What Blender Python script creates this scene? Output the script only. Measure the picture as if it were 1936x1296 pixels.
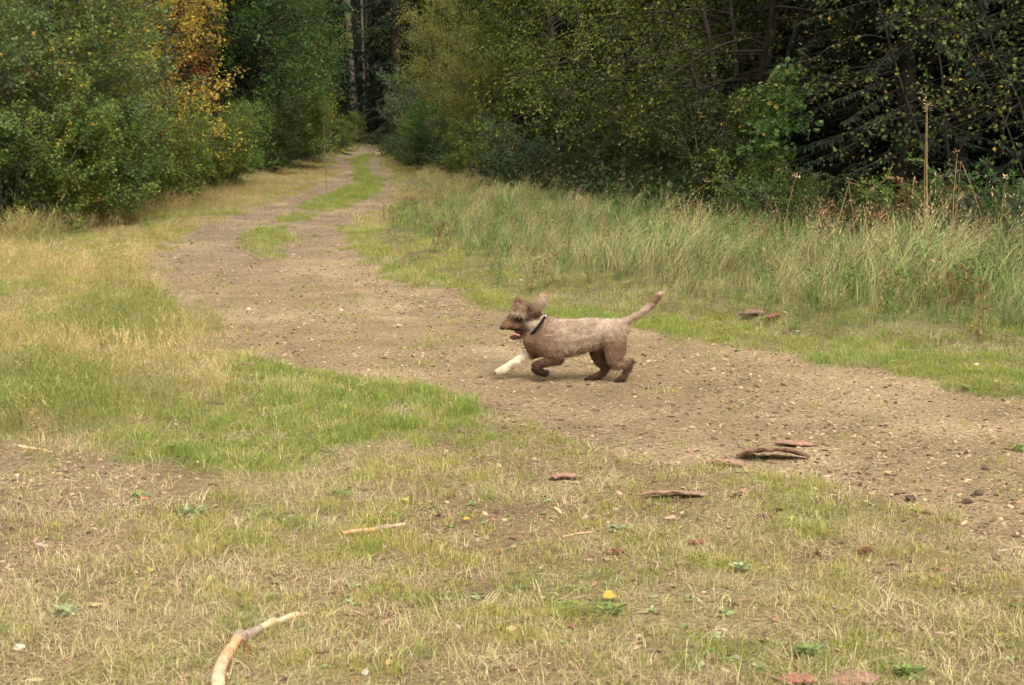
import bpy, bmesh, math, random
import numpy as np
from mathutils import Vector, Matrix, Euler
from mathutils.bvhtree import BVHTree

random.seed(7); RNG = np.random.default_rng(7)
SC = bpy.context.scene
for o in list(bpy.data.objects): bpy.data.objects.remove(o)
COL = SC.collection
R = math.radians

# ------------------------------------------------------------------ camera, sky, sun, exposure
F, CU, CV, HOR, HC = 2900.0, 968.0, 648.0, 205.0, 1.75
PITCH = math.atan((CV - HOR) / F)
cam = bpy.data.cameras.new('camera'); camo = bpy.data.objects.new('camera', cam); COL.objects.link(camo)
cam.sensor_width = 36; cam.lens = 36 * F / 1936; cam.clip_start = 0.1; cam.clip_end = 1500
camo.location = (0, 0, HC); camo.rotation_euler = (math.pi / 2 - PITCH, 0, 0)
cam.dof.use_dof = True; cam.dof.focus_distance = 9.95; cam.dof.aperture_fstop = 9.0
SC.camera = camo

W = bpy.data.worlds.new('World'); SC.world = W; W.use_nodes = True
nt = W.node_tree; nt.nodes.clear()
SUN_EL, SUN_AZ = R(56), R(158)          # azimuth clockwise from +Y: behind the camera, a little to the right
sky = nt.nodes.new('ShaderNodeTexSky'); sky.sky_type = 'NISHITA'; sky.sun_disc = False
sky.sun_elevation = SUN_EL; sky.sun_rotation = SUN_AZ; sky.air_density = 1.0; sky.dust_density = 4.0; sky.ozone_density = 1.0
hs = nt.nodes.new('ShaderNodeHueSaturation'); hs.inputs['Saturation'].default_value = 0.12
bg = nt.nodes.new('ShaderNodeBackground'); bg.inputs['Strength'].default_value = 0.14
wo = nt.nodes.new('ShaderNodeOutputWorld')
nt.links.new(sky.outputs[0], hs.inputs['Color']); wb = nt.nodes.new('ShaderNodeMix'); wb.data_type = 'RGBA'; wb.blend_type = 'MULTIPLY'; wb.inputs[0].default_value = 1; wb.inputs[7].default_value = (1.0, .955, .84, 1)   # overcast sky as the camera's warm balance sees it
nt.links.new(hs.outputs[0], wb.inputs[6]); nt.links.new(wb.outputs[2], bg.inputs[0]); nt.links.new(bg.outputs[0], wo.inputs[0])
sl = bpy.data.lights.new('sun', 'SUN'); sl.energy = 1.5; sl.angle = R(24); sl.color = (1.0, 0.93, 0.82)
so = bpy.data.objects.new('sun', sl); COL.objects.link(so)
sd = Vector((math.sin(SUN_AZ) * math.cos(SUN_EL), math.cos(SUN_AZ) * math.cos(SUN_EL), math.sin(SUN_EL)))
so.rotation_euler = (-sd).to_track_quat('-Z', 'Y').to_euler()
SC.view_settings.view_transform = 'Standard'; SC.view_settings.look = 'None'
SC.view_settings.exposure = 1.12; SC.view_settings.gamma = 1; SC.view_settings.use_curve_mapping = False
SC.render.engine = 'CYCLES'
SC.cycles.max_bounces = 5; SC.cycles.diffuse_bounces = 3; SC.cycles.glossy_bounces = 2
SC.cycles.transmission_bounces = 3; SC.cycles.transparent_max_bounces = 4
SC.cycles.use_denoising = True; SC.cycles.use_adaptive_sampling = True; SC.cycles.adaptive_threshold = 0.04; SC.cycles.adaptive_min_samples = 16

# ------------------------------------------------------------------ small maths
def _h(ix, iy, s):
    n = (ix.astype(np.int64) * 374761393 + iy.astype(np.int64) * 668265263 + s * 974711) & 0x7fffffff
    n = ((n ^ (n >> 13)) * 1274126177) & 0x7fffffff
    return ((n ^ (n >> 16)) & 0xffff) / 65535.0
def vnoise(x, y, s=0):
    ix = np.floor(x); iy = np.floor(y); fx = x - ix; fy = y - iy
    fx = fx * fx * (3 - 2 * fx); fy = fy * fy * (3 - 2 * fy)
    a = _h(ix, iy, s); b = _h(ix + 1, iy, s); c = _h(ix, iy + 1, s); d = _h(ix + 1, iy + 1, s)
    return (a * (1 - fx) + b * fx) * (1 - fy) + (c * (1 - fx) + d * fx) * fy
def fbm(x, y, s=0, o=4):
    v = 0; a = .5; t = 0
    for k in range(o):
        v = v + a * vnoise(x * 2 ** k + 17.3 * k, y * 2 ** k + 5.1 * k, s + k); t += a; a *= .5
    return v / t
def sstep(a, b, x):
    t = np.clip((x - a) / (b - a), 0, 1); return t * t * (3 - 2 * t)
CP, SP = math.cos(PITCH), math.sin(PITCH)
def px_to_ground(u, v, z=0.0):                   # where the sight line of a photo pixel meets the level z
    a = (u - CU) / F; b = (CV - v) / F
    t = (HC - z) / (SP - b * CP)
    return Vector((a * t, t * (CP + b * SP), z))
def world_to_px(x, y, z=0.0):
    dy, dz = y, z - HC
    f = dy * CP - dz * SP; up = dy * SP + dz * CP
    return CU + F * x / f, CV - F * up / f

# ------------------------------------------------------------------ zones of the clearing (traced once, stored as a map of the ground)
U0, U1, V0, V1, ST = -2600, 4600, 214, 1500, 4
_uu, _vv = np.meshgrid(np.arange(U0, U1, ST), np.arange(V0, V1, ST))
def poly_mask(pts):
    m = np.zeros(_uu.shape, bool); n = len(pts)
    for i in range(n):
        (x1, y1), (x2, y2) = pts[i], pts[(i + 1) % n]
        if y1 == y2: continue
        c = ((_vv < y1) != (_vv < y2))
        m ^= c & (_uu < (x2 - x1) * (_vv - y1) / (y2 - y1) + x1)
    return m.astype(np.float32)
def blur(m, k, kv=None):
    kv = k if kv is None else kv
    for ax, kk in ((1, k), (0, kv)):
        for _ in range(2):
            if kk < 1: continue
            p = np.pad(m, [(kk, kk) if a == ax else (0, 0) for a in (0, 1)], mode='edge')
            c = np.cumsum(p, axis=ax); c = np.insert(c, 0, 0, axis=ax)
            m = (np.take(c, np.arange(2 * kk + 1, c.shape[ax]), axis=ax) - np.take(c, np.arange(0, c.shape[ax] - 2 * kk - 1), axis=ax)) / (2 * kk + 1)
    return m
path_p = [(700,281),(730,279),(722,290),(718,304),(740,325),(752,350),(748,372),(728,390),(690,405),(655,420),(645,442),(665,470),(700,503),(760,530),(850,553),(960,592),(1080,606),(1240,632),(1330,655),(1500,682),(1600,702),(1700,716),(1936,748),(2600,850),(4600,1100),(4600,1600),(2600,1180),(1936,1040),(1800,985),(1650,935),(1500,905),(1380,885),(1200,870),(1080,835),(960,800),(880,760),(780,728),(640,712),(540,690),(470,668),(420,620),(340,600),(300,560),(268,515),(290,480),(345,445),(436,409),(505,387),(563,366),(608,346),(636,327),(630,306),(656,291)]
isl = [([(664,302),(700,290),(706,295),(690,304),(686,315),(702,327),(720,340),(716,358),(695,373),(655,390),(590,398),(568,391),(612,371),(656,351),(678,336),(672,318)], 1.0),
       ([(455,445),(500,432),(540,434),(548,450),(545,478),(510,495),(475,480)], .8),
       ([(520,412),(560,406),(592,406),(585,414),(540,421)], 1.0),
       ([(585,396),(560,408),(530,424),(500,436),(540,436),(575,418),(610,402),(640,390)], .55)]
Z = {}
m = poly_mask(path_p)
m = blur(m, 1, 0)
for p, w in isl: m = m * (1 - w * poly_mask(p))
Z['path'] = m
Z['green'] = blur(np.clip(poly_mask([(640,705),(780,722),(880,755),(960,785),(930,812),(820,802),(760,800),(700,800),(560,880),(400,905),(200,885),(120,850),(330,800),(350,730),(520,680)])
    + poly_mask([(960,596),(1240,636),(1330,659),(1500,686),(1700,720),(1936,752),(2600,850),(4600,1100),(4600,1020),(2600,770),(1936,675),(1700,655),(1500,630),(1300,600),(1100,575),(980,560),(850,530),(740,490),(700,450),(655,416),(640,442),(700,507),(760,534),(850,557)])
    + sum(poly_mask(p) for p, _ in isl), 0, 1), 7, 4)
Z['green'] = np.maximum(Z['green'], blur(sum(poly_mask(p) * w for p, w in isl), 1, 0))
Z['dry'] = blur(poly_mask([(-2600,450),(0,440),(180,400),(350,365),(470,335),(620,300),(640,300),(640,326),(560,362),(430,402),(345,440),(262,505),(300,560),(350,602),(420,625),(470,668),(520,690),(360,740),(330,800),(180,850),(0,845),(-2600,850)]), 3, 2)
Z['tall'] = blur(poly_mask([(800,372),(745,410),(740,455),(790,505),(900,540),(1050,565),(1200,580),(1350,595),(1500,625),(1700,650),(1936,668),(2600,765),(4600,1000),(4600,460),(2600,470),(1936,502),(1500,492),(1300,455),(1100,398),(900,350),(790,325),(765,318),(785,350)]), 3, 1)
Z['bare'] = blur(poly_mask([(-2600,830),(0,842),(110,850),(250,895),(330,950),(150,1010),(0,1100),(-2600,1300)]), 10, 6)
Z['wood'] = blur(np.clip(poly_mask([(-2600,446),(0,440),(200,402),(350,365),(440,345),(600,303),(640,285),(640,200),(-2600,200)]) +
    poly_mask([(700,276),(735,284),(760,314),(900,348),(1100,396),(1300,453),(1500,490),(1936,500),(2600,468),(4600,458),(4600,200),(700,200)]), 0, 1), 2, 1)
def zone(name, x, y):
    u, v = world_to_px(np.asarray(x, float), np.maximum(np.asarray(y, float), 3.2), 0.0)
    a = np.clip((u - U0) / ST, 0, _uu.shape[1] - 1.001); b = np.clip((v - V0) / ST, 0, _uu.shape[0] - 1.001)
    ia = a.astype(int); ib = b.astype(int); fa = a - ia; fb = b - ib; m = Z[name]
    return (m[ib, ia] * (1 - fa) + m[ib, ia + 1] * fa) * (1 - fb) + (m[ib + 1, ia] * (1 - fa) + m[ib + 1, ia + 1] * fa) * fb
def warp(x, y, k=1.0):
    w = 0.35 * k
    return x + w * (fbm(x * 1.7, y * 1.7, 31) - .5) * 2, y + w * 1.6 * (fbm(x * 1.7 + 9, y * 1.7, 57) - .5) * 2
def zw(name, x, y, k=1.0):
    x = np.asarray(x, float); y = np.asarray(y, float)
    a, b = warp(x, y, k); return zone(name, a, b)
def height(x, y):
    x = np.asarray(x, float); y = np.asarray(y, float)
    z = 0.018 * np.maximum(0, y - 60) - 0.018 * np.maximum(0, y - 130)
    p = zone('path', x, y)
    z = z + (fbm(x * .6, y * .6, 3) - .5) * 0.10 * (1 - .6 * p) + (fbm(x * 5, y * 5, 9, 3) - .5) * 0.030 * (1 - .3 * p)
    z = z - 0.025 * p
    z = z + 0.10 * zone('tall', x, y) + 0.25 * zone('wood', x, y)
    return z
def hz(x, y): return float(height(np.array([x]), np.array([y]))[0])

# ------------------------------------------------------------------ object helpers
def tag(o, label=None, cat=None, group=None, kind=None):
    if label: o['label'] = label
    if cat: o['category'] = cat
    if group: o['group'] = group
    if kind: o['kind'] = kind
    return o
def empty(name, loc, label, cat, group=None, rz=0):
    o = bpy.data.objects.new(name, None); COL.objects.link(o); o.location = loc; o.rotation_euler = (0, 0, rz)
    o.empty_display_size = .1
    return tag(o, label, cat, group)
def mesh_np(name, V, faces_flat, per_face, smooth=False, cols=None):
    """faces_flat: flat index array, per_face: int or array of loop totals"""
    V = np.asarray(V, np.float32); faces_flat = np.asarray(faces_flat, np.int32)
    if np.isscalar(per_face): nf = len(faces_flat) // per_face; tot = np.full(nf, per_face, np.int32)
    else: tot = np.asarray(per_face, np.int32); nf = len(tot)
    me = bpy.data.meshes.new(name)
    me.vertices.add(len(V)); me.vertices.foreach_set('co', V.ravel())
    me.loops.add(len(faces_flat)); me.loops.foreach_set('vertex_index', faces_flat)
    st = np.concatenate([[0], np.cumsum(tot)[:-1]]).astype(np.int32) if nf else np.zeros(0, np.int32)
    me.polygons.add(nf); me.polygons.foreach_set('loop_start', st)
    me.polygons.foreach_set('use_smooth', np.full(nf, smooth, bool))
    if cols is not None:
        a = me.attributes.new('tint', 'FLOAT_COLOR', 'POINT')
        c = np.ones((len(V), 4), np.float32); c[:, :3] = cols; a.data.foreach_set('color', c.ravel())
    me.update(calc_edges=True); me.validate()
    return me
def link(name, me, mat=None, parent=None, loc=None):
    o = bpy.data.objects.new(name, me); COL.objects.link(o)
    if mat: me.materials.append(mat)
    if parent: o.parent = parent
    if loc is not None: o.location = loc
    return o

# ------------------------------------------------------------------ materials
def new_mat(name):
    m = bpy.data.materials.new(name); m.use_nodes = True; n = m.node_tree; n.nodes.clear()
    out = n.nodes.new('ShaderNodeOutputMaterial'); return m, n, out
def leaf_mat(name, ca, cb, cc=None, cf=0.06, trans=0.45, rough=.6, tint=False, spec=.22):
    """leaf colour from ca to cb per leaf, a share cf of the leaves turned to cc"""
    m, n, out = new_mat(name); L = n.links
    g = n.nodes.new('ShaderNodeNewGeometry')
    mx = n.nodes.new('ShaderNodeMix'); mx.data_type = 'RGBA'
    L.new(g.outputs['Random Per Island'], mx.inputs[0]); mx.inputs[6].default_value = (*ca, 1); mx.inputs[7].default_value = (*cb, 1)
    col = mx.outputs[2]
    wn = n.nodes.new('ShaderNodeTexWhiteNoise'); wn.noise_dimensions = '1D'; L.new(g.outputs['Random Per Island'], wn.inputs['W'])
    if cc is not None:
        tc = n.nodes.new('ShaderNodeTexCoord'); no = n.nodes.new('ShaderNodeTexNoise'); no.inputs['Scale'].default_value = .9
        L.new(tc.outputs['Object'], no.inputs['Vector'])
        ad = n.nodes.new('ShaderNodeMath'); ad.operation = 'MULTIPLY_ADD'; ad.inputs[1].default_value = 1.1; ad.inputs[2].default_value = -.55
        L.new(no.outputs[0], ad.inputs[0])
        a2 = n.nodes.new('ShaderNodeMath'); a2.operation = 'ADD'; L.new(wn.outputs['Value'], a2.inputs[0]); L.new(ad.outputs[0], a2.inputs[1])
        lt = n.nodes.new('ShaderNodeMath'); lt.operation = 'GREATER_THAN'; lt.inputs[1].default_value = 1 - cf; L.new(a2.outputs[0], lt.inputs[0])
        m2 = n.nodes.new('ShaderNodeMix'); m2.data_type = 'RGBA'; L.new(lt.outputs[0], m2.inputs[0]); L.new(col, m2.inputs[6]); m2.inputs[7].default_value = (*cc, 1); col = m2.outputs[2]
    hv = n.nodes.new('ShaderNodeHueSaturation'); mr = n.nodes.new('ShaderNodeMapRange')
    mr.inputs['To Min'].default_value = .68; mr.inputs['To Max'].default_value = 1.3
    L.new(wn.outputs['Value'], mr.inputs['Value']); L.new(mr.outputs[0], hv.inputs['Value']); L.new(col, hv.inputs['Color']); col = hv.outputs[0]
    p = n.nodes.new('ShaderNodeBsdfPrincipled'); p.inputs['Roughness'].default_value = rough; p.inputs['Specular IOR Level'].default_value = spec
    L.new(col, p.inputs['Base Color'])
    if trans > 0:
        t = n.nodes.new('ShaderNodeBsdfTranslucent'); L.new(col, t.inputs['Color'])
        ms = n.nodes.new('ShaderNodeMixShader'); ms.inputs[0].default_value = trans; L.new(p.outputs[0], ms.inputs[1]); L.new(t.outputs[0], ms.inputs[2]); L.new(ms.outputs[0], out.inputs[0])
    else: L.new(p.outputs[0], out.inputs[0])
    return m
def inst_mat(name, trans=.3, rough=.6, lo=.6, hi=1.45, spec=.25):
    """colour comes from the scattered point's own 'tint' value, varied per blade"""
    m, n, out = new_mat(name); L = n.links
    at = n.nodes.new('ShaderNodeAttribute'); at.attribute_type = 'INSTANCER'; at.attribute_name = 'tint'
    g = n.nodes.new('ShaderNodeNewGeometry'); oi = n.nodes.new('ShaderNodeObjectInfo')
    wn = n.nodes.new('ShaderNodeTexWhiteNoise'); wn.noise_dimensions = '2D'
    cb = n.nodes.new('ShaderNodeCombineXYZ'); L.new(g.outputs['Random Per Island'], cb.inputs[0]); L.new(oi.outputs['Random'], cb.inputs[1]); L.new(cb.outputs[0], wn.inputs['Vector'])
    mr = n.nodes.new('ShaderNodeMapRange'); mr.inputs['To Min'].default_value = lo; mr.inputs['To Max'].default_value = hi; L.new(wn.outputs['Value'], mr.inputs['Value'])
    sx = n.nodes.new('ShaderNodeSeparateColor'); L.new(wn.outputs['Color'], sx.inputs[0])
    m2 = n.nodes.new('ShaderNodeMapRange'); m2.inputs['To Min'].default_value = .47; m2.inputs['To Max'].default_value = .53; L.new(sx.outputs[1], m2.inputs['Value'])
    hv = n.nodes.new('ShaderNodeHueSaturation'); L.new(at.outputs['Color'], hv.inputs['Color']); L.new(mr.outputs[0], hv.inputs['Value']); L.new(m2.outputs[0], hv.inputs['Hue'])
    p = n.nodes.new('ShaderNodeBsdfPrincipled'); p.inputs['Roughness'].default_value = rough; p.inputs['Specular IOR Level'].default_value = spec
    L.new(hv.outputs[0], p.inputs['Base Color'])
    if trans > 0:
        t = n.nodes.new('ShaderNodeBsdfTranslucent'); L.new(hv.outputs[0], t.inputs['Color'])
        ms = n.nodes.new('ShaderNodeMixShader'); ms.inputs[0].default_value = trans; L.new(p.outputs[0], ms.inputs[1]); L.new(t.outputs[0], ms.inputs[2]); L.new(ms.outputs[0], out.inputs[0])
    else: L.new(p.outputs[0], out.inputs[0])
    return m
def rough_mat(name, c1, c2, scale=20, bump=.4, dist=.004, tint=False, rough=.9, stretch=(1, 1, 1), detail=5, spec=.2, c3=None):
    m, n, out = new_mat(name); L = n.links
    tc = n.nodes.new('ShaderNodeTexCoord'); mp = n.nodes.new('ShaderNodeMapping'); mp.inputs['Scale'].default_value = stretch
    L.new(tc.outputs['Object'], mp.inputs[0])
    no = n.nodes.new('ShaderNodeTexNoise'); no.inputs['Scale'].default_value = scale; no.inputs['Detail'].default_value = detail; L.new(mp.outputs[0], no.inputs['Vector'])
    rp = n.nodes.new('ShaderNodeMapRange'); rp.inputs['From Min'].default_value = .3; rp.inputs['From Max'].default_value = .7; L.new(no.outputs[0], rp.inputs['Value'])
    mx = n.nodes.new('ShaderNodeMix'); mx.data_type = 'RGBA'; L.new(rp.outputs[0], mx.inputs[0])
    mx.inputs[6].default_value = (*c1, 1); mx.inputs[7].default_value = (*c2, 1); col = mx.outputs[2]
    if tint:
        at = n.nodes.new('ShaderNodeAttribute'); at.attribute_name = 'tint'
        mm = n.nodes.new('ShaderNodeMix'); mm.data_type = 'RGBA'; mm.blend_type = 'MULTIPLY'; mm.inputs[0].default_value = 1
        L.new(col, mm.inputs[6]); L.new(at.outputs['Color'], mm.inputs[7]); col = mm.outputs[2]
    p = n.nodes.new('ShaderNodeBsdfPrincipled'); p.inputs['Roughness'].default_value = rough; p.inputs['Specular IOR Level'].default_value = spec
    L.new(col, p.inputs['Base Color'])
    b = n.nodes.new('ShaderNodeBump'); b.inputs['Strength'].default_value = bump; b.inputs['Distance'].default_value = dist
    L.new(no.outputs[0], b.inputs['Height']); L.new(b.outputs[0], p.inputs['Normal']); L.new(p.outputs[0], out.inputs[0])
    return m
def ground_mat(name, fine):
    m, n, out = new_mat(name); L = n.links
    tc = n.nodes.new('ShaderNodeTexCoord')
    at = n.nodes.new('ShaderNodeAttribute'); at.attribute_name = 'tint'
    n1 = n.nodes.new('ShaderNodeTexNoise'); n1.inputs['Scale'].default_value = fine; n1.inputs['Detail'].default_value = 8; n1.inputs['Roughness'].default_value = .7
    n2 = n.nodes.new('ShaderNodeTexVoronoi'); n2.inputs['Scale'].default_value = 55
    n3 = n.nodes.new('ShaderNodeTexNoise'); n3.inputs['Scale'].default_value = 2.2; n3.inputs['Detail'].default_value = 6
    for q in (n1, n2, n3): L.new(tc.outputs['Object'], q.inputs['Vector'])
    r1 = n.nodes.new('ShaderNodeMapRange'); r1.inputs['From Min'].default_value = .28; r1.inputs['From Max'].default_value = .72; r1.inputs['To Min'].default_value = .55; r1.inputs['To Max'].default_value = 1.4; L.new(n1.outputs[0], r1.inputs['Value'])
    r3 = n.nodes.new('ShaderNodeMapRange'); r3.inputs['From Min'].default_value = .3; r3.inputs['From Max'].default_value = .7; r3.inputs['To Min'].default_value = .82; r3.inputs['To Max'].default_value = 1.15; L.new(n3.outputs[0], r3.inputs['Value'])
    mu = n.nodes.new('ShaderNodeMath'); mu.operation = 'MULTIPLY'; L.new(r1.outputs[0], mu.inputs[0]); L.new(r3.outputs[0], mu.inputs[1])
    sc = n.nodes.new('ShaderNodeSeparateColor'); L.new(n2.outputs['Color'], sc.inputs[0])
    r2 = n.nodes.new('ShaderNodeMapRange'); r2.inputs['To Min'].default_value = .8; r2.inputs['To Max'].default_value = 1.2; L.new(sc.outputs[0], r2.inputs['Value'])
    m3 = n.nodes.new('ShaderNodeMath'); m3.operation = 'MULTIPLY'; L.new(mu.outputs[0], m3.inputs[0]); L.new(r2.outputs[0], m3.inputs[1])
    hv = n.nodes.new('ShaderNodeHueSaturation'); L.new(at.outputs['Color'], hv.inputs['Color']); L.new(m3.outputs[0], hv.inputs['Value'])
    p = n.nodes.new('ShaderNodeBsdfPrincipled'); p.inputs['Roughness'].default_value = .95; p.inputs['Specular IOR Level'].default_value = .1
    L.new(hv.outputs[0], p.inputs['Base Color'])
    ad = n.nodes.new('ShaderNodeMath'); ad.operation = 'ADD'; L.new(n1.outputs[0], ad.inputs[0]); L.new(n2.outputs['Distance'], ad.inputs[1])
    b = n.nodes.new('ShaderNodeBump'); b.inputs['Strength'].default_value = .9; b.inputs['Distance'].default_value = .02; L.new(ad.outputs[0], b.inputs['Height'])
    L.new(b.outputs[0], p.inputs['Normal']); L.new(p.outputs[0], out.inputs[0])
    return m
def plain_mat(name, c, rough=.5, metal=0, spec=.5):
    m, n, out = new_mat(name); p = n.nodes.new('ShaderNodeBsdfPrincipled'); p.inputs['Base Color'].default_value = (*c, 1)
    p.inputs['Roughness'].default_value = rough; p.inputs['Metallic'].default_value = metal; p.inputs['Specular IOR Level'].default_value = spec
    n.links.new(p.outputs[0], out.inputs[0]); return m

# ------------------------------------------------------------------ ground and path: one sheet of terrain cut along the track's edge
def axis(a, fine_to, step, gr, far):
    v = [0.0]
    while v[-1] < far:
        s = step if v[-1] < fine_to else step + (v[-1] - fine_to) * gr
        v.append(v[-1] + s)
    return np.array(v)
xa = axis(0, 4.5, .05, .03, 420); xs = np.concatenate([-xa[:0:-1], xa])
yl = [-40, -25, -15, -9, -5, -2, 0, 1, 2, 2.6, 3.2]
while yl[-1] < 420: yl.append(yl[-1] + max(.045, yl[-1] * .0075) if yl[-1] < 130 else yl[-1] * 1.08)
ys = np.array(yl)
GX, GY = np.meshgrid(xs, ys); GZ = height(GX, GY)
pm = zw('path', GX, GY, .8)
edge = fbm(GX * 3, GY * 3, 77)
pmask = pm + (edge - .5) * .5
gv = np.stack([GX, GY, GZ], -1).reshape(-1, 3)
nx, ny = len(xs), len(ys)
ii = np.arange(nx * ny).reshape(ny, nx)
quads = np.stack([ii[:-1, :-1], ii[:-1, 1:], ii[1:, 1:], ii[1:, :-1]], -1).reshape(-1, 4)
qm = (pmask[:-1, :-1] + pmask[1:, 1:] + pmask[:-1, 1:] + pmask[1:, :-1]).reshape(-1) / 4 > .5
def mixc(a, b, t): return a * (1 - t[..., None]) + np.array(b) * t[..., None]
gcol = np.zeros(GX.shape + (3,)) + np.array([.21, .155, .085])
n5 = fbm(GX * .9, GY * .9, 21); n6 = fbm(GX * 4, GY * 4, 22)
gcol = mixc(gcol, [.24, .20, .10], sstep(.45, .7, n5))
gcol = mixc(gcol, [.15, .16, .05], zw('green', GX, GY) * .8)
gcol = mixc(gcol, [.25, .20, .09], zw('dry', GX, GY) * .8)
gcol = mixc(gcol, [.24, .175, .11], zw('bare', GX, GY))
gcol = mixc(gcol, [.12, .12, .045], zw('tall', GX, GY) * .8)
gcol = mixc(gcol, [.275, .205, .12], np.clip(pmask * 1.6, 0, 1))
gcol = mixc(gcol, [.225, .178, .13], np.clip(pmask, 0, 1) * sstep(12, 24, GY) * .9)
gcol = mixc(gcol, [.36, .275, .17], np.clip(pmask, 0, 1) * sstep(.50, .68, n5) * .7)
n7 = fbm(GX * .55 + 11, GY * .35, 23)
gcol = mixc(gcol, [.20, .145, .09], np.clip(pmask, 0, 1) * sstep(.50, .68, n7) * .4)
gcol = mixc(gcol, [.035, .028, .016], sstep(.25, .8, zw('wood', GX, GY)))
gcol = gcol.reshape(-1, 3)
def submesh(name, sel):
    q = quads[sel]; used = np.unique(q); remap = -np.ones(len(gv), int); remap[used] = np.arange(len(used))
    return mesh_np(name, gv[used], remap[q].ravel(), 4, True, gcol[used])
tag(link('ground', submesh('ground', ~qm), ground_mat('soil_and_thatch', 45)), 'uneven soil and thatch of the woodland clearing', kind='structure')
tag(link('dirt_path', submesh('dirt_path', qm), ground_mat('track_dirt', 38)), 'brown stony dirt track curving away into the wood', kind='structure')

# ------------------------------------------------------------------ scattering (uncountable ground cover only)
def protos_collection(name, meshes):
    c = bpy.data.collections.new(name)
    for k, me in enumerate(meshes):
        o = bpy.data.objects.new('%s_%02d' % (name, k), me); c.objects.link(o)
    return c
def scatter(name, label, P, rot, scl, idx, tint, meshes, mat):
    for me in meshes:
        if not me.materials: me.materials.append(mat)
    c = protos_collection(name + '_shape', meshes)
    me = bpy.data.meshes.new(name); me.vertices.add(len(P)); me.vertices.foreach_set('co', np.asarray(P, np.float32).ravel())
    a = me.attributes.new('rot', 'FLOAT_VECTOR', 'POINT'); a.data.foreach_set('vector', np.asarray(rot, np.float32).ravel())
    a = me.attributes.new('scl', 'FLOAT', 'POINT'); a.data.foreach_set('value', np.asarray(scl, np.float32))
    a = me.attributes.new('idx', 'INT', 'POINT'); a.data.foreach_set('value', np.asarray(idx, np.int32))
    a = me.attributes.new('tint', 'FLOAT_COLOR', 'POINT'); t = np.ones((len(P), 4), np.float32); t[:, :3] = tint; a.data.foreach_set('color', t.ravel())
    me.materials.append(mat)
    o = bpy.data.objects.new(name, me); COL.objects.link(o); tag(o, label, kind='stuff')
    g = bpy.data.node_groups.new(name + '_scatter', 'GeometryNodeTree')
    g.interface.new_socket('Geometry', in_out='INPUT', socket_type='NodeSocketGeometry')
    g.interface.new_socket('Geometry', in_out='OUTPUT', socket_type='NodeSocketGeometry')
    N = g.nodes; L = g.links
    gi = N.new('NodeGroupInput'); go = N.new('NodeGroupOutput')
    ci = N.new('GeometryNodeCollectionInfo'); ci.inputs['Collection'].default_value = c; ci.inputs['Separate Children'].default_value = True; ci.inputs['Reset Children'].default_value = True
    ip = N.new('GeometryNodeInstanceOnPoints'); ip.inputs['Pick Instance'].default_value = True
    def na(nm, ty):
        q = N.new('GeometryNodeInputNamedAttribute'); q.data_type = ty; q.inputs['Name'].default_value = nm
        return [s for s in q.outputs if s.enabled and s.name == 'Attribute'][0]
    er = N.new('FunctionNodeEulerToRotation'); L.new(na('rot', 'FLOAT_VECTOR'), er.inputs[0])
    L.new(gi.outputs[0], ip.inputs['Points']); L.new(ci.outputs[0], ip.inputs['Instance']); L.new(na('idx', 'INT'), ip.inputs['Instance Index'])
    L.new(er.outputs[0], ip.inputs['Rotation']); L.new(na('scl', 'FLOAT'), ip.inputs['Scale']); L.new(ip.outputs[0], go.inputs[0])
    md = o.modifiers.new('scatter', 'NODES'); md.node_group = g
    return o
def blades(name, n, rad, h0, h1, w, curve, lean=(0, 0), seg=3, seed=0, heads=0.0, splay=.35, flat=0.0):
    """a tuft of n grass blades; heads = share that carry a seed head"""
    r = np.random.default_rng(seed); V = []; Fc = []; T = []
    for _ in range(n):
        a = r.uniform(0, 2 * math.pi); d = rad * math.sqrt(r.uniform()); bx, by = d * math.cos(a), d * math.sin(a)
        H = r.uniform(h0, h1); da = r.uniform(0, 2 * math.pi); k = r.uniform(.3, 1) * curve * H
        dx, dy = math.cos(da) * k + lean[0] * H * r.uniform(.5, 1.2) + math.cos(a) * splay * H * .4, math.sin(da) * k + lean[1] * H * r.uniform(.5, 1.2) + math.sin(a) * splay * H * .4
        if r.uniform() < flat: dx *= 3; dy *= 3; H *= .35
        fa = r.uniform(0, math.pi); wx, wy = math.cos(fa) * w * .5, math.sin(fa) * w * .5
        hd = r.uniform() < heads; ww = w * (.55 if hd else 1)
        base = len(V)
        for s in range(seg):
            t = s / seg; c = t * t; q = (1 - .55 * t) * (ww / w)
            x, y, z = bx + dx * c, by + dy * c, H * (t - .18 * c)
            V += [(x - wx * q, y - wy * q, z - .01 * (s == 0)), (x + wx * q, y + wy * q, z - .01 * (s == 0))]
        V.append((bx + dx, by + dy, H * .82))
        for s in range(seg - 1):
            i = base + 2 * s; Fc += [i, i + 1, i + 3, i + 2]; T.append(4)
        i = base + 2 * (seg - 1); Fc += [i, i + 1, i + 2]; T.append(3)
        if hd:                                            # loose panicle: a few slim diamonds along the last stretch
            for e in range(5):
                t = .72 + .07 * e; c = t * t; x, y, z = bx + dx * c, by + dy * c, H * (t - .18 * c)
                oa = r.uniform(0, 2 * math.pi); L_ = r.uniform(.02, .045); ox, oy = math.cos(oa) * .012, math.sin(oa) * .012
                b2 = len(V); q = .0028 + w * .3
                V += [(x, y, z), (x + ox - q, y + oy, z + L_ * .5), (x + ox * 1.6 + dx * .06, y + oy * 1.6 + dy * .06, z + L_), (x + ox + q, y + oy, z + L_ * .45)]
                Fc += [b2, b2 + 1, b2 + 2, b2 + 3]; T.append(4)
    return mesh_np(name, V, Fc, T)
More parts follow.
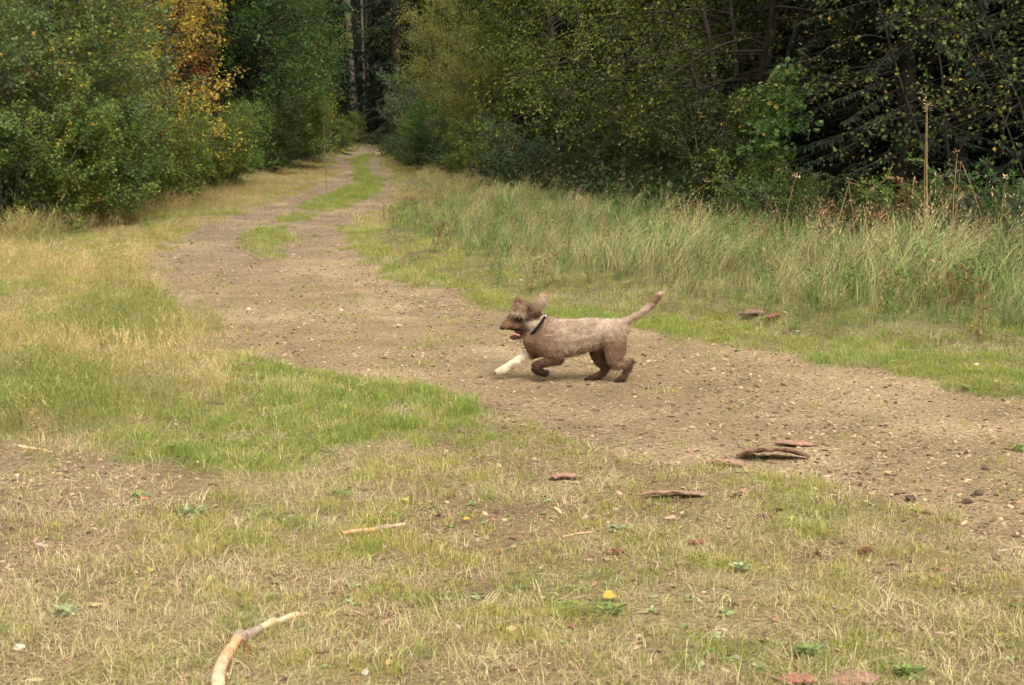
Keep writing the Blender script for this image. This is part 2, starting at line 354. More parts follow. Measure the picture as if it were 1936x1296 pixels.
def sample(n, y0, y1, margin=1.35, pw=1.0):
    """points over the ground in the widening strip before the camera; density falls as y**-pw"""
    k = 2 - pw; r = RNG.uniform(0, 1, n)
    y = (y0 ** k + r * (y1 ** k - y0 ** k)) ** (1 / k) if abs(k) > 1e-6 else y0 * (y1 / y0) ** r
    x = RNG.uniform(-1, 1, n) * (y * 968 / F * margin + 2.2)
    return x, y
def keep(x, y, prob):
    k = RNG.uniform(0, 1, len(x)) < prob; return x[k], y[k]
def at_ground(x, y, dz=0): return np.stack([x, y, height(x, y) + dz], -1)
def zrot(n, tilt=.1): return np.stack([RNG.normal(0, tilt, n), RNG.normal(0, tilt, n), RNG.uniform(0, 6.283, n)], -1)
C = lambda *a: np.array(a, float)
def lerp(a, b, t): return a * (1 - t[:, None]) + b * t[:, None]

PATHP = lambda x, y: np.clip(zw('path', x, y, .8) + (fbm(x * 3, y * 3, 77) - .5) * .5, 0, 1)
grass_m = inst_mat('grass_blade', .35, .55)
tall_m = inst_mat('tall_blade', .3, .5, .42, 1.6)
straw_m = inst_mat('straw', .2, .75, .55, 1.35)

# short turf everywhere off the path
tuft_short = [blades('turf_tuft', 40, .08, .012, .042, .0030, .5, seed=s, splay=.7) for s in range(6)]
tuft_lush = [blades('lush_tuft', 44, .08, .05, .12, .004, .55, seed=20 + s, splay=.6) for s in range(6)]
tuft_straw = [blades('straw_tuft', 40, .10, .02, .07, .0024, 1.0, seed=40 + s, splay=1.0, flat=.6) for s in range(6)]
tuft_dry = [blades('dry_tuft', 34, .13, .16, .40, .0026, .45, seed=60 + s, heads=.35, splay=.5) for s in range(6)]
tuft_tall = [blades('tall_tuft', 22, .16, .26, .72, .0105, .70, lean=(.42, -.08), seg=4, seed=80 + s, heads=.10, splay=.4) for s in range(6)]
tuft_seed = [blades('seeding_tuft', 16, .14, .55, .98, .0034, .30, lean=(.26, -.04), seg=4, seed=100 + s, heads=.85, splay=.35) for s in range(5)]

GREEN1, GREEN2, YEL, STRAW1, STRAW2 = C(.13, .20, .035), C(.27, .30, .065), C(.39, .385, .10), C(.50, .41, .18), C(.60, .50, .30)
def build_turf():
    x, y = sample(175000, 3.0, 75, pw=1.15)
    p = PATHP(x, y); g = zw('green', x, y); b = zw('bare', x, y); w = zw('wood', x, y); nn = fbm(x * 1.3, y * 1.3, 5); nf = fbm(x * 6, y * 6, 6)
    nn2 = fbm(x * 2.2, y * 2.2, 15)
    pr = (.85 * sstep(.30, .62, nf) * (.12 + .88 * sstep(.36, .58, nn)) + g * .7) * (1 - sstep(.35, .6, p) * (1 - .03)) * (1 - .8 * b)
    pr = pr * (.55 + .45 * sstep(.38, .55, fbm(x * 3, y * 3, 95)))
    pr = pr + .5 * sstep(.66, .72, nn2) * sstep(.3, .6, p) * (y < 18) * .25
    pr = pr * (1 - w)
    k = RNG.uniform(0, 1, len(x)) < pr; x, y, g, nn, nf = x[k], y[k], g[k], nn[k], nf[k]
    t = np.clip(sstep(.35, .65, fbm(x * 1.1 + 3, y * 1.1, 8)) * .8 + RNG.normal(0, .25, len(x)) - g * .6 - .16, 0, 1)
    tint = lerp(lerp(np.tile(GREEN2, (len(x), 1)), YEL, np.clip(t * 1.6, 0, 1)), STRAW1, np.clip(t * 1.8 - .9, 0, 1))
    gg = np.clip(g * 1.1 * RNG.uniform(.3, 1, len(x)), 0, 1); tint = lerp(tint, lerp(np.tile(C(.20, .28, .05), (len(x), 1)), C(.34, .35, .09), RNG.uniform(0, 1, len(x))), gg)
    s = RNG.uniform(.6, 1.25, len(x)) * (1 + .02 * np.clip(y - 8, 0, 40))
    scatter('short_grass', 'short patchy green and yellowing turf of the clearing', at_ground(x, y), zrot(len(x)), s, RNG.integers(0, 6, len(x)), tint, tuft_short, grass_m)
    # lush green tufts
    x, y = sample(80000, 4.5, 70, pw=1.1)
    p = PATHP(x, y); g = zw('green', x, y); nf = fbm(x * 2.4, y * 2.4, 13); w = zw('wood', x, y)
    pr = .7 * g * g * sstep(.42, .62, nf) * (1 - sstep(.3, .55, p)) + .10 * sstep(.58, .66, nf) * (1 - sstep(.2, .5, p)) * (1 - zw('bare', x, y))
    x, y = keep(x, y, pr * (1 - w))
    tint = lerp(np.tile(C(.17, .26, .045), (len(x), 1)), C(.38, .40, .12), RNG.uniform(0, 1, len(x)) ** 1.3)
    tint = lerp(tint, np.tile(C(.16, .27, .04), (len(x), 1)), .5 * sstep(1, 3, x + (y - 10) * .25) * RNG.uniform(.2, 1, len(x)))
    s = RNG.uniform(.4, 1.1, len(x)) * np.where(y < 8, .8, 1) * np.where(x > 0, .8, 1)
    scatter('lush_grass', 'bright green tufts of grass beside the track', at_ground(x, y), zrot(len(x), .12), s, RNG.integers(0, 6, len(x)), tint, tuft_lush, grass_m)
    # straw lying on the turf
    x, y = sample(100000, 3.0, 40, pw=1.2)
    p = PATHP(x, y); g = zw('green', x, y); nf = fbm(x * 2.0, y * 2.0, 16)
    pr = (.25 + .75 * sstep(.38, .6, nf)) * (1 - sstep(.25, .6, p)) * (1 - .45 * g) * (1 - .5 * zw('bare', x, y)) * (1 - zw('tall', x, y) * .7) * (1 - zw('wood', x, y))
    x, y = keep(x, y, pr * .46)
    tint = lerp(np.tile(C(.42, .34, .16), (len(x), 1)), C(.58, .50, .30), RNG.uniform(0, 1, len(x)))
    scatter('fallen_straw', 'bleached straw lying flat over the turf', at_ground(x, y), zrot(len(x), .08), RNG.uniform(.6, 1.3, len(x)), RNG.integers(0, 6, len(x)), tint, tuft_straw, straw_m)
    # golden wispy grass on the left
    x, y = sample(72000, 6.0, 62, pw=1.0)
    p = PATHP(x, y); d = zw('dry', x, y); nf = fbm(x * 1.0, y * 1.0, 18); nb = fbm(x * .5 + 4, y * .5, 19)
    edge_g = zw('green', x, y) * (x < 0) * .40 * sstep(.45, .62, nf)
    pr = (d * (.22 + .78 * sstep(.38, .60, nf)) + edge_g) * (1 - sstep(.2, .5, p)) * (1 - zw('wood', x, y) * .8)
    u, v = world_to_px(x, y); vb = np.interp(u, [-2600, 0, 200, 350, 440, 600, 640], [447, 442, 403, 366, 346, 304, 300]); band = sstep(-12, 2, v - vb) * (1 - sstep(26, 44, v - vb)) * (u < 640)
    pr = np.maximum(pr, band * .75 * (1 - sstep(.1, .4, p)))
    pr = pr * np.where(y > 26, 1 - sstep(.02, .15, p), 1)
    k = RNG.uniform(0, 1, len(x)) < pr * .8; x, y, nb, band = x[k], y[k], nb[k], band[k]
    t = np.clip(sstep(.36, .66, nb) + RNG.normal(0, .28, len(x)) - .08, 0, 1)
    tint = lerp(lerp(np.tile(C(.22, .26, .07), (len(x), 1)), C(.46, .37, .15), np.clip(t * 2, 0, 1)), C(.60, .46, .25), np.clip(t * 2 - 1, 0, 1))
    tint = lerp(tint, np.tile(C(.50, .34, .18), (len(x), 1)), band * sstep(14, 22, y) * .75 * RNG.uniform(.3, 1, len(x)))
    s = (1 + band * np.interp(y, [26, 36], [1, 0])) * RNG.uniform(.35, .95, len(x)) * (.4 + .9 * fbm(x * 1.6, y * 1.6, 88)) * np.interp(y, [8, 16, 26, 34, 44], [1.0, .95, .8, .65, .35]) * np.where(zw('green', x, y) > .5, .7, 1)
    scatter('wispy_dry_grass', 'golden wispy seeding grass on the left of the track', at_ground(x, y), zrot(len(x), .12), s, RNG.integers(0, 6, len(x)), tint, tuft_dry, grass_m)
    # tall bank of grass on the right
    x, y = sample(102000, 9.5, 60, margin=1.6, pw=.9)
    tl = zw('tall', x, y, .6); pr = tl * (1 - sstep(.1, .4, PATHP(x, y)))
    x, y = keep(x, y, pr * np.where(y > 22, .6, 1) * .50)
    dep = zw('tall', x, y, .3)
    u, v = world_to_px(x, y)
    front = sstep(0, 1.0, (np.interp(u, [700, 900, 1200, 1500, 1936, 2600], [440, 535, 578, 622, 668, 765]) - v) / 60.0)   # low at the front, high at the back
    nb = fbm(x * .45, y * .45, 25); bare_t = fbm(x * 1.4, y * 1.4, 26)
    t = np.clip(sstep(.42, .62, nb) * .6 + sstep(.4, .7, bare_t) * .3 + RNG.normal(0, .28, len(x)) + .35 * sstep(3, -2, x) - .20 - .1 * sstep(3, 6, x), 0, 1)
    tint = lerp(lerp(np.tile(C(.125, .205, .05), (len(x), 1)), C(.25, .29, .10), np.clip(t * 2, 0, 1)), C(.42, .36, .18), np.clip(t * 2 - 1, 0, 1))
    tint = tint * (.50 + .72 * fbm(x * 1.1, y * 1.1, 133))[:, None] * RNG.uniform(.8, 1.15, len(x))[:, None]
    s = (.20 + .58 * front) * (.35 + 1.3 * fbm(x * .9 + 7, y * .9, 134)) * RNG.uniform(.6, 1.15, len(x)) * (.75 + .5 * bare_t) * np.interp(u, [740, 900, 1100, 1400], [.35, .6, .8, 1.0])
    scatter('tall_meadow_grass', 'tall arching green grass along the right hand wood edge', at_ground(x, y), zrot(len(x), .10) * C(1, 1, .22), s, RNG.integers(0, 6, len(x)), tint, tuft_tall, tall_m)
    k = RNG.uniform(0, 1, len(x)) < .19 * (front > .2); x, y, s = x[k], y[k], s[k]
    tint = lerp(np.tile(C(.36, .27, .13), (len(x), 1)), C(.52, .42, .24), RNG.uniform(0, 1, len(x)))
    scatter('seeding_grass', 'straw coloured seed heads standing above the tall grass', at_ground(x, y), zrot(len(x), .14) * C(1, 1, .3), s * 1.05, RNG.integers(0, 5, len(x)), tint, tuft_seed, straw_m)
build_turf()

# pebbles, chips and litter, clover-like leaves
def pebble(seed):
    bm = bmesh.new(); bmesh.ops.create_icosphere(bm, subdivisions=1, radius=1); r = random.Random(seed)
    for v in bm.verts:
        v.co *= r.uniform(.75, 1.15); v.co.x *= 1.25; v.co.z = v.co.z * .5 + .1
    me = bpy.data.meshes.new('pebble'); bm.to_mesh(me); bm.free(); return me
def chip(seed):
    r = random.Random(seed); L_, w, h = 1, r.uniform(.25, .5), r.uniform(.06, .16)
    V = []
    for z in (0, h):
        for (a, b) in ((-L_, -w), (0, -w * 1.2), (L_, -w * .4), (L_ * .8, w * .7), (0, w), (-L_ * .9, w * .6)):
            V.append((a * r.uniform(.8, 1.1), b * r.uniform(.7, 1.1), z + r.uniform(0, .1)))
    Fq = [6, 7, 8, 9, 10, 11]; T = [6]
    for i in range(6): j = (i + 1) % 6; Fq += [i, j, j + 6, i + 6]; T.append(4)
    return mesh_np('chip', V, Fq, T)
def dead_leaf(seed):
    r = random.Random(seed); V = []; n = 5
    for i in range(n):
        t = i / (n - 1); w = math.sin(math.pi * (t * .9 + .05)) * .45; z = .18 * math.sin(t * 3 + r.uniform(0, 1))
        V += [(t - .5, -w, z + r.uniform(0, .2)), (t - .5, 0, z + .02), (t - .5, w, z + r.uniform(0, .25))]
    Fq = []
    for i in range(n - 1):
        for j in (0, 1): a = 3 * i + j; Fq += [a, a + 1, a + 4, a + 3]
    return mesh_np('dead_leaf', V, Fq, 4)
def rosette(seed, nleaf=9, L_=.05, w=.017, up=.5):
    r = random.Random(seed); V = []; Fq = []
    for i in range(nleaf):
        a = r.uniform(0, 6.28); l = L_ * r.uniform(.6, 1.1); el = r.uniform(.1, up * 1.5); ca, sa = math.cos(a), math.sin(a); ww = w * r.uniform(.8, 1.2); b = len(V)
        ox, oy = r.uniform(-.02, .02), r.uniform(-.02, .02)
        for t, q in ((.1, .15), (.45, .9), (.75, .9), (1, .1)):
            z = l * (el * t - .4 * t * t) + .012; V += [(ox + ca * l * t - sa * ww * q, oy + sa * l * t + ca * ww * q, z), (ox + ca * l * t + sa * ww * q, oy + sa * l * t - ca * ww * q, z)]
        for k in range(3): Fq += [b + 2 * k, b + 2 * k + 1, b + 2 * k + 3, b + 2 * k + 2]
    return mesh_np('rosette', V, Fq, 4)
stone_m = inst_mat('loose_stone', 0, .9, .7, 1.3, .15)
x, y = sample(165000, 3.0, 45, pw=1.3); p = PATHP(x, y); b = zw('bare', x, y)
x, y = keep(x, y, (.9 * sstep(.3, .6, p) * (.35 + .65 * sstep(.35, .6, fbm(x * 1.2, y * 1.2, 41))) + b * .7 + .12) * (1 - zw('tall', x, y)) * (1 - zw('wood', x, y)))
q = RNG.uniform(0, 1, len(x))
tint = np.where(q[:, None] < .45, C(.36, .27, .17), np.where(q[:, None] < .74, C(.20, .14, .09), np.where(q[:, None] < .86, C(.37, .30, .21), C(.08, .055, .035))))
s = .0045 + .011 * RNG.uniform(0, 1, len(x)) ** 3
scatter('pebbles', 'small stones and grit scattered over the track', at_ground(x, y, .001), zrot(len(x), .3), s, RNG.integers(0, 5, len(x)), tint, [pebble(s_) for s_ in range(5)], stone_m)
x, y = sample(100000, 3.0, 34, pw=1.2); p = PATHP(x, y)
x, y = keep(x, y, (.30 + .5 * sstep(.5, .65, fbm(x * .8, y * .8, 43)) + .3 * zw('bare', x, y) + .6 * p * sstep(.48, .62, fbm(x * .55 + 11, y * .35, 23))) * (1 - .6 * zw('green', x, y)) * (1 - zw('tall', x, y)) * (1 - zw('dry', x, y) * .7) * .6)
q = RNG.uniform(0, 1, len(x))
tint = np.where(q[:, None] < .35, C(.12, .07, .045), np.where(q[:, None] < .65, C(.25, .15, .10), np.where(q[:, None] < .93, C(.32, .235, .15), C(.44, .36, .27))))
s = .006 + .020 * RNG.uniform(0, 1, len(x)) ** 2.6
scatter('bark_chips', 'small bark flakes and wood chips littering the ground', at_ground(x, y, .002), zrot(len(x), .2), s, RNG.integers(0, 6, len(x)), tint, [chip(s_) for s_ in range(6)], stone_m)
x, y = sample(2200, 3.4, 26, pw=1.2); x, y = keep(x, y, (1 - .5 * zw('tall', x, y)) * .6 * (1 - .6 * PATHP(x, y)))
q = RNG.uniform(0, 1, len(x))
tint = np.where(q[:, None] < .55, C(.20, .11, .06), np.where(q[:, None] < .96, C(.34, .24, .13), C(.50, .36, .07)))
scatter('fallen_leaves', 'small dead brown and yellow leaves among the grass', at_ground(x, y, .006), zrot(len(x), .35), RNG.uniform(.018, .04, len(x)), RNG.integers(0, 4, len(x)), tint, [dead_leaf(s_) for s_ in range(4)], stone_m)
x, y = sample(6000, 3.4, 22, pw=1.1); nf = fbm(x * 1.5, y * 1.5, 51)
x, y = keep(x, y, sstep(.52, .66, nf) * (1 - sstep(.2, .5, PATHP(x, y))) + .15 * zw('green', x, y))
tint = lerp(np.tile(C(.19, .28, .06), (len(x), 1)), C(.34, .40, .20), RNG.uniform(0, 1, len(x)))
scatter('low_weeds', 'small broad leaved weeds and clover in the turf', at_ground(x, y), zrot(len(x), .1), RNG.uniform(.25, .6, len(x)), RNG.integers(0, 4, len(x)), tint, [rosette(s_) for s_ in range(4)], grass_m)

# ------------------------------------------------------------------ trees and shrubs
def frames(P):
    T = np.gradient(P, axis=0); T /= np.linalg.norm(T, axis=1)[:, None] + 1e-9
    ref = np.array([0.3, .1, 1.0]) if abs(T[0, 2]) < .8 else np.array([1.0, .2, 0])
    A = np.cross(T, ref); A /= np.linalg.norm(A, axis=1)[:, None] + 1e-9; B = np.cross(T, A); return A, B
class Wood:
    def __init__(s): s.V = []; s.F = []; s.n = 0
    def tube(s, P, rad, sides):
        P = np.asarray(P, float); rad = np.asarray(rad, float); A, B = frames(P); k = len(P)
        a = np.arange(sides) * 2 * math.pi / sides
        ring = P[:, None] + rad[:, None, None] * (A[:, None] * np.cos(a)[None, :, None] + B[:, None] * np.sin(a)[None, :, None])
        s.V.append(ring.reshape(-1, 3))
        i = np.arange(k - 1)[:, None] * sides + np.arange(sides)[None]; j = np.arange(k - 1)[:, None] * sides + (np.arange(sides)[None] + 1) % sides
        s.F.append((np.stack([i, j, j + sides, i + sides], -1) + s.n).reshape(-1)); s.n += k * sides
    def mesh(s, name): return mesh_np(name, np.concatenate(s.V), np.concatenate(s.F), 4, True)
def leaves_mesh(name, P, D, size, r, aspect=.62, fold=.25, droop=.3, blunt=.5, spread=.9):
    """one folded leaf per point P, aimed roughly along D"""
    n = len(P); d = D + r.normal(0, spread, (n, 3)); d[:, 2] -= droop; d /= np.linalg.norm(d, axis=1)[:, None] + 1e-9
    up = r.normal(0, 1, (n, 3)) * .55 + np.array([0, 0, 1.0]); side = np.cross(d, up); side /= np.linalg.norm(side, axis=1)[:, None] + 1e-9
    nn = np.cross(side, d); L_ = size * r.uniform(.65, 1.3, n)[:, None]; w = L_ * aspect * .5
    a = P + d * L_ * .08; b = P + d * L_ * blunt + side * w + nn * w * fold; c = P + d * L_; e = P + d * L_ * blunt - side * w + nn * w * fold
    V = np.stack([a, b, c, e], 1).reshape(-1, 3)
    return mesh_np(name, V, np.arange(4 * n), 4)
def grow(seed, H=5.0, spread=1.6, stems=5, nb=14, nt=7, nl=24, leaf=.05, lean=.25, low=.12, twig=.45, blen=1.0, up=.5, r0=.05, aspect=.62, conic=.5, droop=.3, leafspread=.12):
    """multi-stemmed broadleaf: returns (wood mesh, leaf mesh)"""
    r = np.random.default_rng(seed); wd = Wood(); LP = []; LD = []
    for si in range(stems):
        a = si * 6.283 / stems + r.uniform(-.5, .5); h = H * r.uniform(.75, 1.0); k = 9; t = np.linspace(0, 1, k)
        ln = lean * h * (0 if stems == 1 else 1) * r.uniform(.5, 1.2); b0 = np.array([math.cos(a), math.sin(a), 0]) * (.12 if stems > 1 else 0)
        P = b0 + np.stack([math.cos(a) * ln * t ** 1.2, math.sin(a) * ln * t ** 1.2, h * t], -1)
        P[1:, :2] += np.cumsum(r.normal(0, .03 * h / 5, (k - 1, 2)), 0)
        P[0, 2] = -.15; rr = r0 * (1 - .88 * t) * r.uniform(.7, 1.1); wd.tube(P, rr, 6)
        for bi in range(nb):
            tb = low + (1 - low) * ((bi + r.uniform()) / nb); f = tb * (k - 1); i0 = min(int(f), k - 2); b = P[i0] + (P[i0 + 1] - P[i0]) * (f - i0)
            az = r.uniform(0, 6.283) if stems == 1 else a + r.normal(0, 1.25)
            prof = (1 - conic * tb) * (0.55 + .45 * math.sin(math.pi * min(1, tb * 1.1 + .12)))
            L1 = spread * blen * prof * r.uniform(.6, 1.15); kk = 6; tt = np.linspace(0, 1, kk)
            el = up * r.uniform(.3, 1.5)
            Q = b + np.stack([math.cos(az) * L1 * tt, math.sin(az) * L1 * tt, L1 * (el * tt - droop * .5 * tt ** 2)], -1)
            Q[1:] += np.cumsum(r.normal(0, .03 * L1, (kk - 1, 3)), 0)
            wd.tube(Q, np.maximum(rr[i0] * .5 * (1 - .85 * tt), .0035), 4)
            for ti in range(nt):
                tq = .2 + .8 * (ti + r.uniform()) / nt; g = tq * (kk - 1); j0 = min(int(g), kk - 2); q0 = Q[j0] + (Q[j0 + 1] - Q[j0]) * (g - j0)
                dv = (Q[j0 + 1] - Q[j0]); dv = dv / (np.linalg.norm(dv) + 1e-9) + r.normal(0, .7, 3); dv[2] += .15; dv /= np.linalg.norm(dv)
                L2 = twig * r.uniform(.5, 1.2); S = q0 + dv * L2 * np.linspace(0, 1, 4)[:, None]; S[:, 2] -= droop * .35 * L2 * np.linspace(0, 1, 4) ** 2
                S[1:] += np.cumsum(r.normal(0, .035 * L2, (3, 3)), 0); wd.tube(S, np.array([.006, .004, .003, .002]) * (1 + r0 * 3), 3)
                m_ = r.poisson(nl)
                if m_ == 0: continue
                ts = r.uniform(.1, 1.05, m_) * 3; j = np.minimum(ts.astype(int), 2); LP.append(S[j] + (S[j + 1] - S[j]) * (ts - j)[:, None] + r.normal(0, leafspread * twig, (m_, 3))); LD.append(np.tile(dv, (m_, 1)))
    LP = np.concatenate(LP); LD = np.concatenate(LD); LP[:, 2] = np.maximum(LP[:, 2], .04)
    return wd.mesh('branches'), leaves_mesh('leaves', LP, LD, leaf, r, aspect=aspect, droop=droop)
def grow_spruce(seed, H=14, R0=2.4, clear=.03, nb=90, per=26, sp=.13, dens=2.0):
    r = np.random.default_rng(seed); wd = Wood(); k = 10; t = np.linspace(0, 1, k)
    P = np.stack([np.cumsum(r.normal(0, .015, k)), np.cumsum(r.normal(0, .015, k)), H * t - .2], -1); wd.tube(P, .02 * H * .8 * (1 - .93 * t), 8)
    LP = []; LD = []
    for bi in range(nb):
        tb = clear + (1 - clear) * (bi + r.uniform()) / nb; z = H * tb - .2; az = r.uniform(0, 6.283); L_ = R0 * (1 - tb) ** .75 * r.uniform(.7, 1.1) + .15
        kk = 5; tt = np.linspace(0, 1, kk); Q = np.stack([math.cos(az) * L_ * tt, math.sin(az) * L_ * tt, z + L_ * (-.12 * tt - .22 * tt ** 2 + .10 * tt ** 3)], -1)
        wd.tube(Q, .022 * (1 - .85 * tt) * (.5 + L_ / R0), 4)
        m_ = int(per * (L_ / R0 * .8 + .3) * dens); ts = r.uniform(.12, 1.02, m_); g = ts * (kk - 1); j = np.minimum(g.astype(int), kk - 2)
        pt = Q[j] + (Q[j + 1] - Q[j]) * (g - j)[:, None]; sd_ = r.choice([-1, 1], m_)
        d = np.stack([math.cos(az) * .7 - math.sin(az) * sd_ * .8, math.sin(az) * .7 + math.cos(az) * sd_ * .8, np.full(m_, -.55)], -1); LP.append(pt); LD.append(d)
    LP = np.concatenate(LP); LD = np.concatenate(LD)
    return wd.mesh('trunk'), leaves_mesh('needles', LP, LD, sp * 1.9, r, aspect=.26, fold=.5, droop=.25, spread=.35)

bark_grey = rough_mat('bark_grey', (.055, .045, .035), (.13, .11, .085), 30, .6, .01, stretch=(1, 1, .3))
bark_dark = rough_mat('bark_dark', (.016, .012, .009), (.045, .035, .026), 30, .6, .01, stretch=(1, 1, .3))
bark_pale = rough_mat('bark_pale', (.22, .19, .14), (.36, .31, .24), 22, .5, .01, stretch=(1, 1, .3))
bark_red = rough_mat('bark_reddish', (.13, .105, .08), (.24, .20, .155), 24, .6, .015, stretch=(1, 1, .3))
LM = {
 'greygreen': leaf_mat('leaf_grey_green', (.085, .15, .036), (.22, .29, .115), (.30, .17, .05), .012),
 'olive': leaf_mat('leaf_olive', (.10, .155, .026), (.25, .28, .065), (.34, .24, .04), .02),
 'gold': leaf_mat('leaf_gold', (.42, .30, .035), (.62, .48, .09), (.26, .27, .05), .14),
 'red': leaf_mat('leaf_red', (.24, .06, .025), (.34, .15, .04), (.12, .13, .03), .2),
 'deep': leaf_mat('leaf_deep_green', (.045, .105, .026), (.12, .20, .055), (.22, .20, .04), .02),
 'mid': leaf_mat('leaf_mid_green', (.08, .15, .026), (.20, .26, .062), (.40, .28, .03), .03),
 'willow': leaf_mat('leaf_yellow_olive', (.27, .29, .045), (.44, .45, .11), (.34, .25, .05), .05),
 'blue': leaf_mat('leaf_blue_green', (.055, .105, .045), (.14, .20, .10), (.20, .22, .12), .03),
 'bright': leaf_mat('leaf_bright_green', (.10, .19, .03), (.18, .28, .06)),
 'yellowgreen': leaf_mat('leaf_yellow_green', (.12, .16, .03), (.24, .26, .06), (.50, .36, .04), .16),
 'shadedolive': leaf_mat('leaf_shaded_olive', (.05, .08, .014), (.135, .16, .034), (.26, .19, .03), .015),  # olive leaf darkened: shade of the right-hand wood put into the colour
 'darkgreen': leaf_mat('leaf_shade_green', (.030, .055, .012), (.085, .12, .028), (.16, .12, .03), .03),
 'aspen': leaf_mat('leaf_aspen', (.05, .085, .015), (.15, .185, .045), (.34, .25, .05), .02),
 'brown': leaf_mat('leaf_brown', (.17, .085, .04), (.28, .17, .08), trans=.1),
}
needle_m = leaf_mat('shaded_spruce_needles', (.008, .015, .008), (.019, .031, .013), trans=0, rough=.7, spec=.15)  # darker than real needles, the wood's black shade is in the colour
# shape prototypes, shared by several plants
PR = {
 'bush1': grow(1, 5.2, 2.0, 6, 15, 8, 28, .060, low=.04), 'bush2': grow(2, 5.6, 1.9, 6, 15, 8, 28, .058, lean=.22, low=.04),
 'bush3': grow(3, 4.8, 2.1, 7, 13, 8, 28, .062, lean=.32, low=.04),
 'low1': grow(4, 1.9, .8, 7, 10, 6, 28, .052, lean=.45, twig=.3, r0=.02), 'low2': grow(5, 1.6, .85, 8, 9, 6, 28, .048, lean=.5, twig=.3, r0=.02),
 'tree1': grow(6, 11, 2.6, 3, 44, 8, 24, .10, lean=.12, twig=.7, r0=.075, low=.06, conic=.55),
 'tree2': grow(7, 11, 2.4, 3, 44, 8, 24, .095, lean=.14, twig=.7, r0=.075, low=.05, conic=.5),
 'treehigh': grow(17, 11, 2.6, 2, 48, 8, 22, .10, lean=.08, twig=.7, r0=.12, low=.30, conic=.4, droop=.6),
 'birch': grow(8, 7.5, 1.6, 1, 74, 7, 22, .064, twig=.45, r0=.038, low=.10, conic=.45, up=.8, aspect=.75),
 'willow': grow(9, 4.6, 1.7, 8, 14, 7, 34, .06, lean=.28, twig=.5, aspect=.26, up=.9, leafspread=.16, conic=.6),
 'arch': grow(10, 6.0, 2.6, 6, 17, 8, 27, .054, lean=.45, twig=.6, r0=.075, low=.2, up=.15, droop=.7),
 'aspen': grow(11, 5.8, 2.2, 2, 18, 7, 8, .056, lean=.15, twig=.5, r0=.024, low=.28, up=.2, aspect=.85, droop=.5),
 'aspen2': grow(12, 5.2, 2.4, 3, 13, 7, 8, .055, lean=.30, twig=.5, r0=.022, low=.34, up=.1, aspect=.85, droop=.6),
 'herb': grow(13, .95, .35, 9, 6, 3, 12, .055, lean=.4, twig=.16, r0=.008, aspect=.45), 'herb2': grow(14, .8, .4, 10, 6, 3, 12, .05, lean=.5, twig=.15, r0=.008, aspect=.5),
 'maple': grow(15, 2.9, .9, 2, 12, 5, 9, .11, lean=.2, twig=.35, r0=.02, low=.4, aspect=.95, droop=.5),
 'sapling': grow(16, 2.4, .35, 1, 16, 3, 5, .05, twig=.25, r0=.022, low=.3, aspect=.7),
}
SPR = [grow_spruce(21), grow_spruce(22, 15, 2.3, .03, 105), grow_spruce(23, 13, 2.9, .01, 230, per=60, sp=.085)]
used_me = {}
def plant(kind, u, D, sh, leafm, label, cat, bark=bark_grey, sc=1.0, scz=None, rz=None, group=None, name='broadleaf_tree', tilt=(0, 0), sink=0):
    x = (u - CU) / F * D; z = hz(x, D) - sink
    w, l = sh if isinstance(sh, tuple) else PR[sh]
    o = empty(name, (x, D, z), label, cat, group)
    o.rotation_euler = (tilt[0], tilt[1], random.uniform(0, 6.28) if rz is None else rz)
    o.scale = (sc, sc, sc if scz is None else scz)
    a = link({'bush': 'branches', 'tree': 'trunk'}.get(cat, 'branches'), w, parent=o); b = link('crown' if cat != 'plant' else 'foliage', l, parent=o)
    if cat in ('tree',): a.name = 'trunk'
    for q, mm in ((a, bark), (b, leafm)):
        if not q.data.materials: q.data.materials.append(None)
        q.material_slots[0].link = 'OBJECT'; q.material_slots[0].material = mm
    return o
T = 'shrubs and trees along the left of the track'
plant(0, -150, 21.5, 'bush3', LM['greygreen'], 'grey green shrub at the extreme left edge of the wood', 'bush', name='shrub', group=T)
plant(0, 25, 23, 'bush1', LM['olive'], 'olive shrub in the left corner behind the golden grass', 'bush', name='shrub', group=T)
plant(0, 75, 25.5, 'bush2', LM['greygreen'], 'tall grey green shrub second in from the left corner', 'bush', name='shrub', sc=1.1, group=T)
plant(0, 205, 28.5, 'bush1', LM['greygreen'], 'grey green shrub left of the golden birch', 'bush', name='shrub', sc=.52, group=T)
plant(0, 165, 27, 'bush3', LM['olive'], 'olive shrub between the tall grey green shrub and the birch', 'bush', name='shrub', sc=.62, group=T)
plant(0, 55, 24, 'bush3', LM['greygreen'], 'spreading grey green shrub between the corner shrubs', 'bush', name='shrub', sc=1.0, group=T)
plant(0, 60, 30, 'tree2', LM['mid'], 'green tree rising behind the left corner shrubs', 'tree', group=T, sc=.9)
plant(0, 150, 33, 'tree1', LM['olive'], 'olive tree rising behind the tall grey green shrubs', 'tree', group=T, sc=.9)
plant(0, 250, 33, 'bush2', LM['yellowgreen'], 'yellowing green shrub directly left of the golden birch', 'bush', name='shrub', group=T, sc=.5)
plant(0, 190, 23.5, 'low1', LM['greygreen'], 'low silvery leaved shrub at the foot of the left shrubs', 'bush', name='shrub', group=T, sc=1.0)
plant(0, 95, 22, 'low2', LM['olive'], 'low olive shrub at the edge of the golden grass, far left', 'bush', name='shrub', group=T)
plant(0, 10, 21, 'low1', LM['darkgreen'], 'dark low shrub at the left picture edge', 'bush', name='shrub', group=T, sc=.9)
plant(0, 300, 29, 'low2', LM['olive'], 'spreading low shrub below the golden birch', 'bush', name='shrub', group=T, sc=.95)
plant(0, 365, 32, 'low1', LM['mid'], 'rounded low shrub right of the golden birch foot', 'bush', name='shrub', group=T, sc=.85)
